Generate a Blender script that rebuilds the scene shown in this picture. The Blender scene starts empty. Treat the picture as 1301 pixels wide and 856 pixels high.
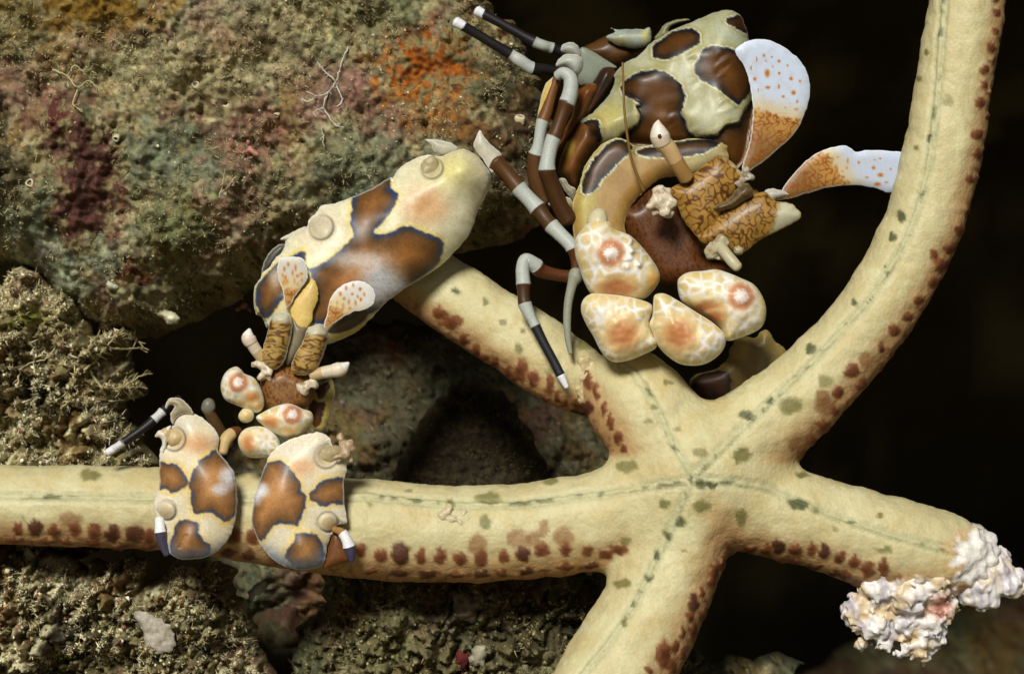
import bpy, math, random
import numpy as np
from mathutils import Vector, Matrix

# ------------------------------------------------------------------ camera, water light, exposure
# one Blender unit = one centimetre; x to the right, z up, y away from the camera
sc = bpy.context.scene
sc.unit_settings.system = 'METRIC'
sc.unit_settings.scale_length = 0.01
CAMD = 40.0
cam_data = bpy.data.cameras.new('camera')
cam_data.sensor_width = 36.0
cam_data.lens = 36.0 * CAMD / 13.01
cam_data.clip_start = 0.5
cam_data.clip_end = 500.0
cam_data.dof.use_dof = True
cam_data.dof.focus_distance = CAMD - 0.45
cam_data.dof.aperture_fstop = 0.48
cam = bpy.data.objects.new('camera', cam_data)
cam.location = (0, -CAMD, 0)
cam.rotation_euler = (math.radians(90), 0, 0)
sc.collection.objects.link(cam)
sc.camera = cam

SUN_TO = Vector((-0.20, -0.82, 0.52)).normalized()       # direction towards the light
world = bpy.data.worlds.new('World')
sc.world = world
world.use_nodes = True
wn = world.node_tree.nodes
sky = wn.new('ShaderNodeTexSky')
sky.sky_type = 'NISHITA'
sky.sun_disc = False
sky.sun_elevation = math.asin(SUN_TO.z)
sky.sun_rotation = math.atan2(SUN_TO.x, SUN_TO.y)
wn['Background'].inputs['Strength'].default_value = 0.018
world.node_tree.links.new(sky.outputs[0], wn['Background'].inputs[0])
sun_data = bpy.data.lights.new('sun', 'SUN')
sun_data.energy = 4.0
sun_data.angle = math.radians(15)
sun_data.color = (1.0, 0.985, 0.90)
sun = bpy.data.objects.new('sun', sun_data)
sun.rotation_euler = SUN_TO.to_track_quat('Z', 'Y').to_euler()
sun.location = SUN_TO * 60
sc.collection.objects.link(sun)
sc.view_settings.view_transform = 'Standard'
sc.view_settings.look = 'None'
sc.view_settings.exposure = 0.0
sc.view_settings.gamma = 1.0
sc.cycles.use_denoising = True
sc.cycles.max_bounces = 6

# ------------------------------------------------------------------ helpers
rng = np.random.default_rng(7)
random.seed(7)
COL = sc.collection


def lin(c):
    c = np.asarray(c, dtype=np.float64) / 255.0
    return np.where(c <= 0.04045, c / 12.92, ((np.maximum(c, 0) + 0.055) / 1.055) ** 2.4)


_perm = rng.permutation(256)
_perm = np.concatenate([_perm, _perm, _perm])
_grad = rng.normal(size=(256, 3))
_grad /= np.linalg.norm(_grad, axis=1)[:, None]


def noise3(x, y, z):
    x, y, z = np.broadcast_arrays(np.asarray(x, float), np.asarray(y, float), np.asarray(z, float))
    xi, yi, zi = np.floor(x).astype(int), np.floor(y).astype(int), np.floor(z).astype(int)
    xf, yf, zf = x - xi, y - yi, z - zi
    xi, yi, zi = xi & 255, yi & 255, zi & 255
    f = lambda t: t * t * t * (t * (t * 6 - 15) + 10)
    u, v, w = f(xf), f(yf), f(zf)
    out = 0
    for dx in (0, 1):
        for dy in (0, 1):
            for dz in (0, 1):
                h = _perm[_perm[_perm[xi + dx] + yi + dy] + zi + dz]
                g = _grad[h]
                d = g[..., 0] * (xf - dx) + g[..., 1] * (yf - dy) + g[..., 2] * (zf - dz)
                out = out + d * (u if dx else 1 - u) * (v if dy else 1 - v) * (w if dz else 1 - w)
    return out * 1.5


def fbm(x, y, z, octaves=4, gain=0.5):
    s, a = 0, 1.0
    for o in range(octaves):
        s = s + a * noise3(x * 2 ** o + 17.3 * o, y * 2 ** o + 5.1 * o, z * 2 ** o + 9.7 * o)
        a *= gain
    return s


def sstep(a, b, x):
    t = np.clip((x - a) / (b - a), 0, 1)
    return t * t * (3 - 2 * t)


def mixc(c, col, w):
    return c * (1 - w[..., None]) + np.asarray(col, float) * w[..., None]


def crop(ox, oy, k, pts):
    return [(ox + p[0] / k, oy + p[1] / k) for p in pts]


def spline(pts, n=6, closed=True):
    P = np.asarray(pts, float)
    m = len(P)
    out = []
    rngi = range(m) if closed else range(m - 1)
    for i in rngi:
        if closed:
            a, b, c, d = P[(i - 1) % m], P[i], P[(i + 1) % m], P[(i + 2) % m]
        else:
            a, b, c, d = P[max(i - 1, 0)], P[i], P[i + 1], P[min(i + 2, m - 1)]
        for k in range(n):
            t = k / n
            out.append(0.5 * ((2 * b) + (c - a) * t + (2 * a - 5 * b + 4 * c - d) * t * t + (3 * b - a - 3 * c + d) * t ** 3))
    if not closed:
        out.append(P[-1])
    return np.array(out)


def poly_sd(U, V, poly):
    """signed distance (positive inside) and nearest boundary point"""
    P = np.asarray(poly, float)
    Q = np.roll(P, -1, axis=0)
    best = np.full(U.shape, 1e18)
    nx = np.zeros(U.shape)
    ny = np.zeros(U.shape)
    ins = np.zeros(U.shape, bool)
    for (ax, ay), (bx, by) in zip(P, Q):
        ex, ey = bx - ax, by - ay
        L = ex * ex + ey * ey
        if L < 1e-12:
            continue
        t = np.clip(((U - ax) * ex + (V - ay) * ey) / L, 0, 1)
        cx, cy = ax + t * ex, ay + t * ey
        d = (U - cx) ** 2 + (V - cy) ** 2
        m = d < best
        best = np.where(m, d, best)
        nx = np.where(m, cx, nx)
        ny = np.where(m, cy, ny)
        if ay != by:
            c = ((ay > V) != (by > V)) & (U < (bx - ax) * (V - ay) / (by - ay) + ax)
            ins ^= c
    d = np.sqrt(best)
    return np.where(ins, d, -d), nx, ny


def sd(U, V, pts, n=5):
    return poly_sd(U, V, spline(pts, n))[0]


def blur(a, it=1):
    for _ in range(it):
        p = np.pad(a, 1, mode='edge')
        a = (p[:-2, 1:-1] + p[2:, 1:-1] + p[1:-1, :-2] + p[1:-1, 2:] + 2 * p[1:-1, 1:-1]) / 6.0
    return a


MATS = {}


def make_mat(name, rough=0.4, spec=0.5, coat=0.0, bump=0.0, bscale=20.0, var=0.0, vscale=30.0, sss=0.0, alpha=1.0,
             trans=0.0, coarse=0.0, cells=0.0):
    m = bpy.data.materials.new(name)
    m.use_nodes = True
    nt = m.node_tree
    b = nt.nodes['Principled BSDF']
    at = nt.nodes.new('ShaderNodeAttribute')
    at.attribute_name = 'Col'
    src = at.outputs['Color']
    tc = nt.nodes.new('ShaderNodeTexCoord')
    if var > 0:
        nz = nt.nodes.new('ShaderNodeTexNoise')
        nz.inputs['Scale'].default_value = vscale
        nz.inputs['Detail'].default_value = 5
        nz.inputs['Roughness'].default_value = 0.7
        nt.links.new(tc.outputs['Object'], nz.inputs['Vector'])
        mr = nt.nodes.new('ShaderNodeMapRange')
        mr.inputs['From Min'].default_value = 0.3
        mr.inputs['From Max'].default_value = 0.7
        mr.inputs['To Min'].default_value = 1 - var
        mr.inputs['To Max'].default_value = 1 + var
        nt.links.new(nz.outputs['Fac'], mr.inputs['Value'])
        mx = nt.nodes.new('ShaderNodeMix')
        mx.data_type = 'RGBA'
        mx.blend_type = 'MULTIPLY'
        mx.inputs[0].default_value = 1.0
        nt.links.new(src, mx.inputs[6])
        nt.links.new(mr.outputs[0], mx.inputs[7])
        src = mx.outputs[2]
    nt.links.new(src, b.inputs['Base Color'])
    b.inputs['Roughness'].default_value = rough
    b.inputs['Specular IOR Level'].default_value = spec
    b.inputs['Coat Weight'].default_value = coat
    b.inputs['Coat Roughness'].default_value = 0.18
    b.inputs['Alpha'].default_value = alpha
    if sss > 0:
        b.inputs['Subsurface Weight'].default_value = sss
        b.inputs['Subsurface Radius'].default_value = (0.06, 0.045, 0.03)
        b.inputs['Subsurface Scale'].default_value = 1.0
    if trans > 0:
        b.inputs['Transmission Weight'].default_value = trans
    if bump > 0:
        nz = nt.nodes.new('ShaderNodeTexNoise')
        nz.inputs['Scale'].default_value = bscale
        nz.inputs['Detail'].default_value = 6
        nz.inputs['Roughness'].default_value = 0.65
        nt.links.new(tc.outputs['Object'], nz.inputs['Vector'])
        bp = nt.nodes.new('ShaderNodeBump')
        bp.inputs['Strength'].default_value = bump
        bp.inputs['Distance'].default_value = 0.6 / bscale
        nt.links.new(nz.outputs['Fac'], bp.inputs['Height'])
        nt.links.new(bp.outputs[0], b.inputs['Normal'])
        if cells > 0:                                    # granular skin of tiny plates
            vo = nt.nodes.new('ShaderNodeTexVoronoi')
            vo.inputs['Scale'].default_value = cells
            nt.links.new(tc.outputs['Object'], vo.inputs['Vector'])
            b2 = nt.nodes.new('ShaderNodeBump')
            b2.invert = True
            b2.inputs['Strength'].default_value = 0.22
            b2.inputs['Distance'].default_value = 0.02
            nt.links.new(vo.outputs['Distance'], b2.inputs['Height'])
            nt.links.new(bp.outputs[0], b2.inputs['Normal'])
            nt.links.new(b2.outputs[0], b.inputs['Normal'])
    MATS[name] = m
    return m


make_mat('shell', 0.40, 0.35, 0.05, 0.28, 60, 0.14, 80, 0.10)
make_mat('pearly_lobe', 0.4, 0.4, 0.05, 0.2, 30, 0.07, 50, 0.2)
make_mat('leg_shell', 0.5, 0.3, 0.03, 0.3, 45, 0.2, 50)
make_mat('flap', 0.45, 0.4, 0.0, 0.15, 40, 0.08, 60, 0.3)
make_mat('star_skin', 0.55, 0.35, 0.0, 0.16, 26, 0.06, 40, 0.05, cells=22)
make_mat('flesh', 0.40, 0.5, 0.1, 0.35, 18, 0.06, 20, 0.45)
make_mat('rock', 0.8, 0.25, 0.0, 0.6, 12, 0.34, 16)
make_mat('turf', 0.75, 0.25, 0.0, 0.0, 9, 0.15, 12)
make_mat('fin', 0.4, 0.5, 0.0, 0.1, 30, 0.05, 30, 0.0, 0.55)


def mesh_obj(name, verts, faces, cols, mat, parent=None, smooth=True):
    me = bpy.data.meshes.new(name)
    verts = np.asarray(verts, np.float32)
    faces = np.asarray(faces, np.int32)
    me.vertices.add(len(verts))
    me.vertices.foreach_set('co', verts.ravel())
    k = faces.shape[1]
    me.loops.add(faces.size)
    me.loops.foreach_set('vertex_index', faces.ravel())
    me.polygons.add(len(faces))
    me.polygons.foreach_set('loop_start', np.arange(0, faces.size, k, dtype=np.int32))
    me.polygons.foreach_set('loop_total', np.full(len(faces), k, np.int32))
    me.polygons.foreach_set('use_smooth', np.full(len(faces), smooth, bool))
    me.update(calc_edges=True)
    me.validate()
    ca = me.color_attributes.new('Col', 'FLOAT_COLOR', 'POINT')
    rgba = np.ones((len(verts), 4), np.float32)
    rgba[:, :3] = cols
    ca.data.foreach_set('color', rgba.ravel())
    me.materials.append(MATS[mat])
    o = bpy.data.objects.new(name, me)
    COL.objects.link(o)
    if parent is not None:
        o.parent = parent
        o.matrix_parent_inverse = Matrix.Translation(-parent.location)
    return o


def tag(o, label=None, cat=None, group=None, kind=None):
    for k, v in (('label', label), ('category', cat), ('group', group), ('kind', kind)):
        if v:
            o[k] = v
    return o


def S(y):
    return (CAMD + y) / CAMD / 100.0


def W(px, py, y):
    return ((px - 650.5) * S(y), y, (428 - py) * S(y))


class Surf:
    """front relief of a pillow, so other things can be set on it"""
    def __init__(s, u0, v0, res, Y, D, sc_):
        s.u0, s.v0, s.res, s.Y, s.D, s.s = u0, v0, res, Y, D, sc_

    def at(s, u, v, F=None):
        F = s.Y if F is None else F
        a = np.clip((np.asarray(u, float) - s.u0) / s.res, 0, F.shape[1] - 1.001)
        b = np.clip((np.asarray(v, float) - s.v0) / s.res, 0, F.shape[0] - 1.001)
        i, j = a.astype(int), b.astype(int)
        fa, fb = a - i, b - j
        return (F[j, i] * (1 - fa) * (1 - fb) + F[j, i + 1] * fa * (1 - fb) + F[j + 1, i] * (1 - fa) * fb + F[j + 1, i + 1] * fa * fb)

    def world(s, u, v, lift=0.0):
        u, v = np.asarray(u, float), np.asarray(v, float)
        return np.stack([(u - 650.5) * s.s, s.at(u, v) - lift, (428 - v) * s.s], -1)

    def normal(s, u, v):
        e = s.res * 1.5
        gx = (s.at(np.asarray(u) + e, v) - s.at(np.asarray(u) - e, v)) / (2 * e * s.s)
        gz = -(s.at(u, np.asarray(v) + e) - s.at(u, np.asarray(v) - e)) / (2 * e * s.s)
        n = np.stack([gx, -np.ones_like(gx), gz], -1)
        return n / np.linalg.norm(n, axis=-1)[..., None]


def pillow(name, outline, y, T, R, color, mat='shell', parent=None, tilt=(0, 0), res=1.8, relief=None, back=1.0,
           base=None, n=5, expo=0.85, smooth_it=None, sharp=False):
    """a rounded solid: outline in the plane facing the camera, real thickness, bulging to both sides"""
    P = spline(outline, n) if not sharp else np.asarray(outline, float)
    if mat in ('shell', 'flap'):
        P = P + 1.1 * np.stack([noise3(P[:, 0] / 5, P[:, 1] / 5, 3.0), noise3(P[:, 0] / 5, P[:, 1] / 5, 8.0)], -1)
    u0, v0 = P.min(0) - 2 * res
    u1, v1 = P.max(0) + 2 * res
    nu, nv = int((u1 - u0) / res) + 2, int((v1 - v0) / res) + 2
    U, V = np.meshgrid(u0 + res * np.arange(nu), v0 + res * np.arange(nv))
    d, nx, ny = poly_sd(U, V, P)
    q = np.clip(d / R, 0, 1)
    h = T * (1 - (1 - q) ** 2) ** expo
    w = sstep(0.15, 0.6, q)
    it = int(R / res) if smooth_it is None else smooth_it
    for _ in range(min(it, 60)):
        h = h * (1 - w) + blur(h) * w
    s = S(y)
    cu, cv = P.mean(0)
    y0 = y + ((U - cu) * tilt[0] + (V - cv) * tilt[1]) * s
    if base is not None:
        y0 = y0 - y + base.at(U, V) if isinstance(base, Surf) else y0 + base(U, V)
        if isinstance(base, Surf):
            s = base.s
    e = sstep(0, 1, d / (2.5 * res))
    rel = relief(U, V, d) * e if relief is not None else 0.0
    front = y0 - h - rel
    backy = y0 + h * back + 0.004
    ins = d > 0
    cell = ins[:-1, :-1] | ins[1:, :-1] | ins[:-1, 1:] | ins[1:, 1:]
    used = np.zeros(U.shape, bool)
    used[:-1, :-1] |= cell
    used[1:, :-1] |= cell
    used[:-1, 1:] |= cell
    used[1:, 1:] |= cell
    outv = used & ~ins
    X = np.where(outv, nx, U)
    Z = np.where(outv, ny, V)
    front = np.where(outv, y0, front)
    idf = -np.ones(U.shape, int)
    nF = used.sum()
    idf[used] = np.arange(nF)
    idb = idf.copy()
    nI = ins.sum()
    idb[ins] = nF + np.arange(nI)
    vf = np.stack([(X[used] - 650.5) * s, front[used], (428 - Z[used]) * s], -1)
    vb = np.stack([(X[ins] - 650.5) * s, backy[ins], (428 - Z[ins]) * s], -1)
    j, i = np.nonzero(cell)
    qf = np.stack([idf[j, i], idf[j + 1, i], idf[j + 1, i + 1], idf[j, i + 1]], -1)
    qb = np.stack([idb[j, i], idb[j, i + 1], idb[j + 1, i + 1], idb[j + 1, i]], -1)
    keep = (qb != qf[:, [0, 3, 2, 1]]).any(1)
    faces = np.concatenate([qf, qb[keep]])
    C = color(U, V, d) if callable(color) else np.broadcast_to(np.asarray(color, float), U.shape + (3,))
    C = lin(np.clip(C, 0, 255))
    cols = np.concatenate([C[used], C[ins]])
    o = mesh_obj(name, np.concatenate([vf, vb]), faces, cols, mat, parent)
    o_s = Surf(u0, v0, res, np.where(ins, front, y0), d, s)
    return o, o_s


def tube(name, pts, bands, mat='leg_shell', parent=None, seg=14, n=8, world_pts=False, flat=1.0):
    """pts: (px, py, y, radius_px); bands: list of (t_end, colour) along 0..1"""
    P = spline(np.asarray(pts, float), n, closed=False)
    L = np.concatenate([[0], np.cumsum(np.hypot(np.diff(P[:, 0]), np.diff(P[:, 1])))])
    L = L / L[-1]
    # add exact band edges
    ts = sorted(set(L.tolist() + [min(max(b[0] + e, 0), 1) for b in bands[:-1] for e in (-0.004, 0.004)]))
    Q = np.stack([np.interp(ts, L, P[:, k]) for k in range(P.shape[1])], -1)
    if world_pts:
        c, r = Q[:, :3], Q[:, 3]
    else:
        s = (CAMD + Q[:, 2]) / CAMD / 100
        c = np.stack([(Q[:, 0] - 650.5) * s, Q[:, 2], (428 - Q[:, 1]) * s], -1)
        r = Q[:, 3] * s
    if len(bands) > 2:                                   # segments flare towards their joints
        e0 = 0.0
        for te, _c in bands:
            m_ = (np.asarray(ts) >= e0) & (np.asarray(ts) <= te)
            x_ = (np.asarray(ts)[m_] - e0) / max(te - e0, 1e-6)
            r[m_] = r[m_] * (0.92 + 0.16 * np.abs(2 * x_ - 1) ** 2.5)
            e0 = te
    T = np.gradient(c, axis=0)
    T /= np.linalg.norm(T, axis=1)[:, None] + 1e-9
    ref = np.array([0, 1.0, 0])
    A = np.cross(T, ref)
    bad = np.linalg.norm(A, axis=1) < 1e-3
    A[bad] = np.cross(T[bad], [1, 0, 0])
    A /= np.linalg.norm(A, axis=1)[:, None]
    B = np.cross(T, A)
    m = len(ts)
    rings = [(c[0] - T[0] * r[0] * 0.5, r[0] * 0.02, 0), (c[0] - T[0] * r[0] * 0.38, r[0] * 0.6, 0)]
    rings += [(c[k], r[k], k) for k in range(m)]
    rings += [(c[-1] + T[-1] * r[-1] * 0.38, r[-1] * 0.6, m - 1), (c[-1] + T[-1] * r[-1] * 0.5, r[-1] * 0.02, m - 1)]
    ang = np.linspace(0, 2 * np.pi, seg, endpoint=False)
    vs, cs = [], []
    for cc, rr, k in rings:
        vs.append(cc + rr * (np.cos(ang)[:, None] * A[k] + flat * np.sin(ang)[:, None] * B[k]))
        t = ts[k]
        col = bands[-1][1]
        for te, bc in bands:
            if t <= te:
                col = bc
                break
        cs.append(np.tile(lin(col), (seg, 1)))
    vs, cs = np.concatenate(vs), np.concatenate(cs)
    f = []
    for k in range(len(rings) - 1):
        a = k * seg + np.arange(seg)
        b = k * seg + (np.arange(seg) + 1) % seg
        f.append(np.stack([a, b, b + seg, a + seg], -1))
    return mesh_obj(name, vs, np.concatenate(f), cs, mat, parent)


def surface_nets(F, org, h):
    sgn = F < 0
    c = [(a, b, d) for a in (0, 1) for b in (0, 1) for d in (0, 1)]
    nx, ny, nz = F.shape
    sl = lambda o: (slice(o[0], nx - 1 + o[0]), slice(o[1], ny - 1 + o[1]), slice(o[2], nz - 1 + o[2]))
    allin = np.ones((nx - 1, ny - 1, nz - 1), bool)
    anyin = np.zeros_like(allin)
    for o in c:
        v = sgn[sl(o)]
        allin &= v
        anyin |= v
    act = anyin & ~allin
    I = np.stack(np.nonzero(act), -1)
    idx = -np.ones(act.shape, np.int64)
    idx[act] = np.arange(len(I))
    val = {o: F[I[:, 0] + o[0], I[:, 1] + o[1], I[:, 2] + o[2]] for o in c}
    acc = np.zeros((len(I), 3))
    cnt = np.zeros(len(I))
    for o in c:
        for ax in range(3):
            if o[ax] == 0:
                p = list(o)
                p[ax] = 1
                a, b = val[o], val[tuple(p)]
                m = (a < 0) != (b < 0)
                t = np.where(m, a / np.where(np.abs(a - b) < 1e-12, 1e-12, a - b), 0)
                pos = np.tile(np.array(o, float), (len(I), 1))
                pos[:, ax] = t
                acc += pos * m[:, None]
                cnt += m
    verts = np.asarray(org) + h * (I + acc / cnt[:, None])
    faces = []
    for ax in range(3):
        b, d = (ax + 1) % 3, (ax + 2) % 3
        s0 = [slice(None)] * 3
        s1 = [slice(None)] * 3
        s0[ax], s1[ax] = slice(0, -1), slice(1, None)
        A, Bv = sgn[tuple(s0)], sgn[tuple(s1)]
        ch = np.stack(np.nonzero(A != Bv), -1)
        ok = (ch[:, b] > 0) & (ch[:, d] > 0) & (ch[:, b] < act.shape[b]) & (ch[:, d] < act.shape[d])
        ch = ch[ok]
        q = []
        for ob, od in ((-1, -1), (0, -1), (0, 0), (-1, 0)):
            p = ch.copy()
            p[:, b] += ob
            p[:, d] += od
            q.append(idx[p[:, 0], p[:, 1], p[:, 2]])
        q = np.stack(q, -1)
        inside = A[ch[:, 0], ch[:, 1], ch[:, 2]]
        q = np.where(inside[:, None], q, q[:, ::-1])
        faces.append(q[(q >= 0).all(1)])
    return verts, np.concatenate(faces)


def sdf_mesh(fn, lo, hi, h, band=1.0):
    lo, hi = np.asarray(lo, float), np.asarray(hi, float)
    B = 6
    nb = np.ceil((hi - lo) / (h * B)).astype(int) + 1
    F = np.ones(nb * B, np.float32)
    cc = np.stack(np.meshgrid(*[lo[k] + h * (B * np.arange(nb[k]) + (B - 1) / 2) for k in range(3)], indexing='ij'), -1)
    fc = fn(cc.reshape(-1, 3)).reshape(nb)
    F = np.repeat(np.repeat(np.repeat(np.where(fc < 0, -1.0, 1.0), B, 0), B, 1), B, 2).astype(np.float32)
    rad = h * B * 0.9 * band + 2 * h
    near = np.stack(np.nonzero(np.abs(fc) < rad), -1)
    loc = np.stack(np.meshgrid(*[np.arange(B)] * 3, indexing='ij'), -1).reshape(-1, 3)
    for ch in np.array_split(near, max(1, len(near) // 800)):
        ii = (ch[:, None, :] * B + loc[None]).reshape(-1, 3)
        F[ii[:, 0], ii[:, 1], ii[:, 2]] = fn(lo + h * ii)
    return surface_nets(F, lo, h)


def chain_sd(p, chain):
    """distance to a smooth tapered chain of (x,y,z,r)"""
    best = np.full(len(p), 1e9)
    for a, b in zip(chain[:-1], chain[1:]):
        e = b[:3] - a[:3]
        L = e @ e
        t = np.clip(((p - a[:3]) @ e) / L, 0, 1)
        d = np.linalg.norm(p - a[:3] - t[:, None] * e, axis=1) - (a[3] + t * (b[3] - a[3]))
        best = np.minimum(best, d)
    return best


def smin(a, b, k):
    h = np.clip(0.5 + 0.5 * (b - a) / k, 0, 1)
    return b * (1 - h) + a * h - k * h * (1 - h)


def pxchain(pts, n=5):
    P = spline(np.asarray(pts, float), n, closed=False)
    s = (CAMD + P[:, 2]) / CAMD / 100
    return np.stack([(P[:, 0] - 650.5) * s, P[:, 2], (428 - P[:, 1]) * s, P[:, 3] * s], -1)


def vnormals(o):
    n = np.empty(len(o.data.vertices) * 3, np.float32)
    o.data.vertices.foreach_get('normal', n)
    return n.reshape(-1, 3)


def empty(name, loc):
    o = bpy.data.objects.new(name, None)
    o.empty_display_size = 0.2
    o.location = loc
    COL.objects.link(o)
    return o


def polyline_d(u, v, pts):
    P = np.asarray(pts, float)
    best = np.full(u.shape, 1e18)
    for (ax, ay), (bx, by) in zip(P[:-1], P[1:]):
        ex, ey = bx - ax, by - ay
        t = np.clip(((u - ax) * ex + (v - ay) * ey) / (ex * ex + ey * ey), 0, 1)
        best = np.minimum(best, (u - ax - t * ex) ** 2 + (v - ay - t * ey) ** 2)
    return np.sqrt(best)

# ------------------------------------------------------------------ the reef (setting)
def rock_color(seed, base=(146, 134, 96), dark=(78, 66, 46), pale=(204, 194, 152), pale_amt=0.5, purple=0.5, green=0.5, patches=()):
    def f(U, V, d):
        a = fbm(U / 130, V / 130, seed, 4)
        b = fbm(U / 34, V / 34, seed + 3.3, 4, 0.6)
        c = fbm(U / 9, V / 9, seed + 7.7, 3, 0.6)
        C = np.broadcast_to(np.asarray(base, float), U.shape + (3,)).copy()
        C = mixc(C, dark, sstep(-0.1, 0.6, b * 0.7 + c * 0.5 - a * 0.3) * 0.6)
        C = mixc(C, (124, 70, 66), sstep(0.15, 0.5, fbm(U / 90, V / 90, seed + 11, 4)) * purple * 0.8)
        C = mixc(C, (84, 94, 68), sstep(0.1, 0.45, fbm(U / 80, V / 80, seed + 21, 4)) * green)
        C = mixc(C, (120, 84, 38), sstep(0.2, 0.5, fbm(U / 70, V / 70, seed + 31, 4)) * 0.5)
        m = fbm(U / 70, V / 70, seed + 41, 3) * 0.9 + fbm(U / 16, V / 16, seed + 51, 3) * 0.9
        C = mixc(C, pale, sstep(0.1, 0.75, m) * pale_amt)
        C = mixc(C, (214, 208, 176), sstep(0.5, 0.75, noise3(U / 5, V / 5, seed + 61)) * 0.6 * pale_amt * 2)
        C = mixc(C, (136, 84, 76), sstep(0.45, 0.7, noise3(U / 11, V / 11, seed + 81)) * 0.5 * purple * 2)
        C = mixc(C, (60, 66, 44), sstep(0.35, 0.6, noise3(U / 17, V / 17, seed + 91)) * 0.6)
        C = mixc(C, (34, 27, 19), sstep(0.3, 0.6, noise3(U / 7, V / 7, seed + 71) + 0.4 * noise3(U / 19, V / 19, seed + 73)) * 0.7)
        for (x, y, rx, ry, col, wgt) in patches:
            q = np.hypot((U - x) / rx, (V - y) / ry) + 0.7 * fbm(U / 30, V / 30, seed + x, 5, 0.7)
            vv = np.clip(1 + 0.45 * b + 0.5 * c, 0.35, 1.7)[..., None]
            k = (sstep(1.25, 0.35, q) * wgt)[..., None]
            C = C * (1 - k) + np.asarray(col, float) * vv * k
        return C
    return f


def rock_relief(seed, a1=0.45, a2=0.22, a3=0.10, a4=0.035):
    def f(U, V, d):
        big = fbm(U / 150, V / 150, seed + 100, 2)
        mid = fbm(U / 48, V / 48, seed + 110, 3)
        lump = np.abs(fbm(U / 20, V / 20, seed + 120, 3))
        fine = fbm(U / 7, V / 7, seed + 130, 2)
        pit = sstep(0.35, 0.7, noise3(U / 15, V / 15, seed + 140))
        return a1 * big + a2 * mid + a3 * (lump * 2 - 0.4) + a4 * fine - 0.10 * pit
    return f


ROCKS = {}


def rock(name, outline, y, T, R, seed, ckw, rkw={}, res=2.6, wob=7):
    P = spline(outline, 8)
    k = np.arange(len(P))
    cx, cy = P.mean(0)
    w = fbm(P[:, 0] / 40, P[:, 1] / 40, seed + 5.5, 4, 0.6) * wob * 2
    dirv = P - [cx, cy]
    dirv /= np.linalg.norm(dirv, axis=1)[:, None]
    P = P + dirv * w[:, None]
    o, s = pillow(name, P, y, T, R, rock_color(seed, **ckw), 'rock', None, res=res, relief=rock_relief(seed, **rkw), sharp=True, expo=0.5)
    o['kind'] = 'structure'
    ROCKS[name] = s
    return s


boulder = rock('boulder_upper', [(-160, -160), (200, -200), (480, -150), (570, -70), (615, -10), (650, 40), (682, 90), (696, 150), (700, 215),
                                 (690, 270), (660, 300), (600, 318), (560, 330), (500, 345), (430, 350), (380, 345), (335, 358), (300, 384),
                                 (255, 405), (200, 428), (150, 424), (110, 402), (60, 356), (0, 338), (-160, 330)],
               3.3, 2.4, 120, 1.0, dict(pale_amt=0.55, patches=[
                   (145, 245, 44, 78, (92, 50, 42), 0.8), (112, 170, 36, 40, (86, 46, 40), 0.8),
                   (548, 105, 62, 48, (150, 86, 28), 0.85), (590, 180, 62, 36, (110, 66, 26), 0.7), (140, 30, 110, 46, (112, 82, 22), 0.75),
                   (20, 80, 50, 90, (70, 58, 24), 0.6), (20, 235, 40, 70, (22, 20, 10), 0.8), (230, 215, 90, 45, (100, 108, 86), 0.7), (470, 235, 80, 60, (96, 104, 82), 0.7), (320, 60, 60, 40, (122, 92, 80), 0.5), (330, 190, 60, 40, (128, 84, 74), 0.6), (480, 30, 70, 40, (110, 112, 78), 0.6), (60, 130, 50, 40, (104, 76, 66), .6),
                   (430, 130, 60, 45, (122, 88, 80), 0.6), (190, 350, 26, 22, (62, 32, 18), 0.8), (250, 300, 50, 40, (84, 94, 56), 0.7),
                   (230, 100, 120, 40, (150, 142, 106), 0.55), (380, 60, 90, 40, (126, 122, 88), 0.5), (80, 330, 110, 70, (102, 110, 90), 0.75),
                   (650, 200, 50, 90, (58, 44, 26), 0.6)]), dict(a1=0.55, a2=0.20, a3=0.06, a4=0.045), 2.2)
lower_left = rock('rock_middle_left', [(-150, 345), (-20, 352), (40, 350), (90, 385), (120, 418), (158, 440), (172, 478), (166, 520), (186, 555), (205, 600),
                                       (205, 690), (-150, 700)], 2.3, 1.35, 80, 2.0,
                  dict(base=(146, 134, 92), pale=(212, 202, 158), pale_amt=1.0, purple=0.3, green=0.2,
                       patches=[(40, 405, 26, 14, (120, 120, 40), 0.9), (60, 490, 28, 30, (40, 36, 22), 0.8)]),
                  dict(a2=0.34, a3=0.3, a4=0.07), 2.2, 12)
bottom_left = rock('rock_bottom_left', [(-150, 690), (0, 690), (60, 700), (120, 718), (180, 712), (230, 722), (262, 716), (300, 745), (322, 790), (335, 860),
                                        (360, 980), (-150, 1020)], 1.55, 1.4, 80, 3.0,
                   dict(base=(126, 114, 78), pale=(206, 198, 160), pale_amt=1.0, purple=0.45, green=0.3,
                        patches=[(5, 770, 26, 40, (110, 60, 20), 0.8), (110, 790, 40, 40, (40, 30, 20), 0.7), (210, 700, 16, 16, (60, 70, 50), 0.5)]),
                   dict(a2=0.42, a3=0.38, a4=0.08), 2.2, 14)
bottom_mid = rock('rock_bottom_middle', [(372, 860), (400, 770), (432, 716), (520, 712), (620, 722), (720, 720), (800, 730), (870, 800), (910, 900), (910, 1000),
                                         (360, 1000)], 2.3, 1.6, 100, 4.0,
                  dict(base=(112, 106, 72), pale=(168, 160, 122), pale_amt=0.55, purple=0.15, green=0.5,
                       patches=[(585, 770, 26, 24, (98, 92, 78), 0.8), (700, 780, 90, 40, (44, 36, 20), 0.6), (585, 840, 14, 12, (86, 34, 30), 0.8)]),
                  dict(a2=0.36, a3=0.3, a4=0.06), 2.4, 10)
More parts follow.
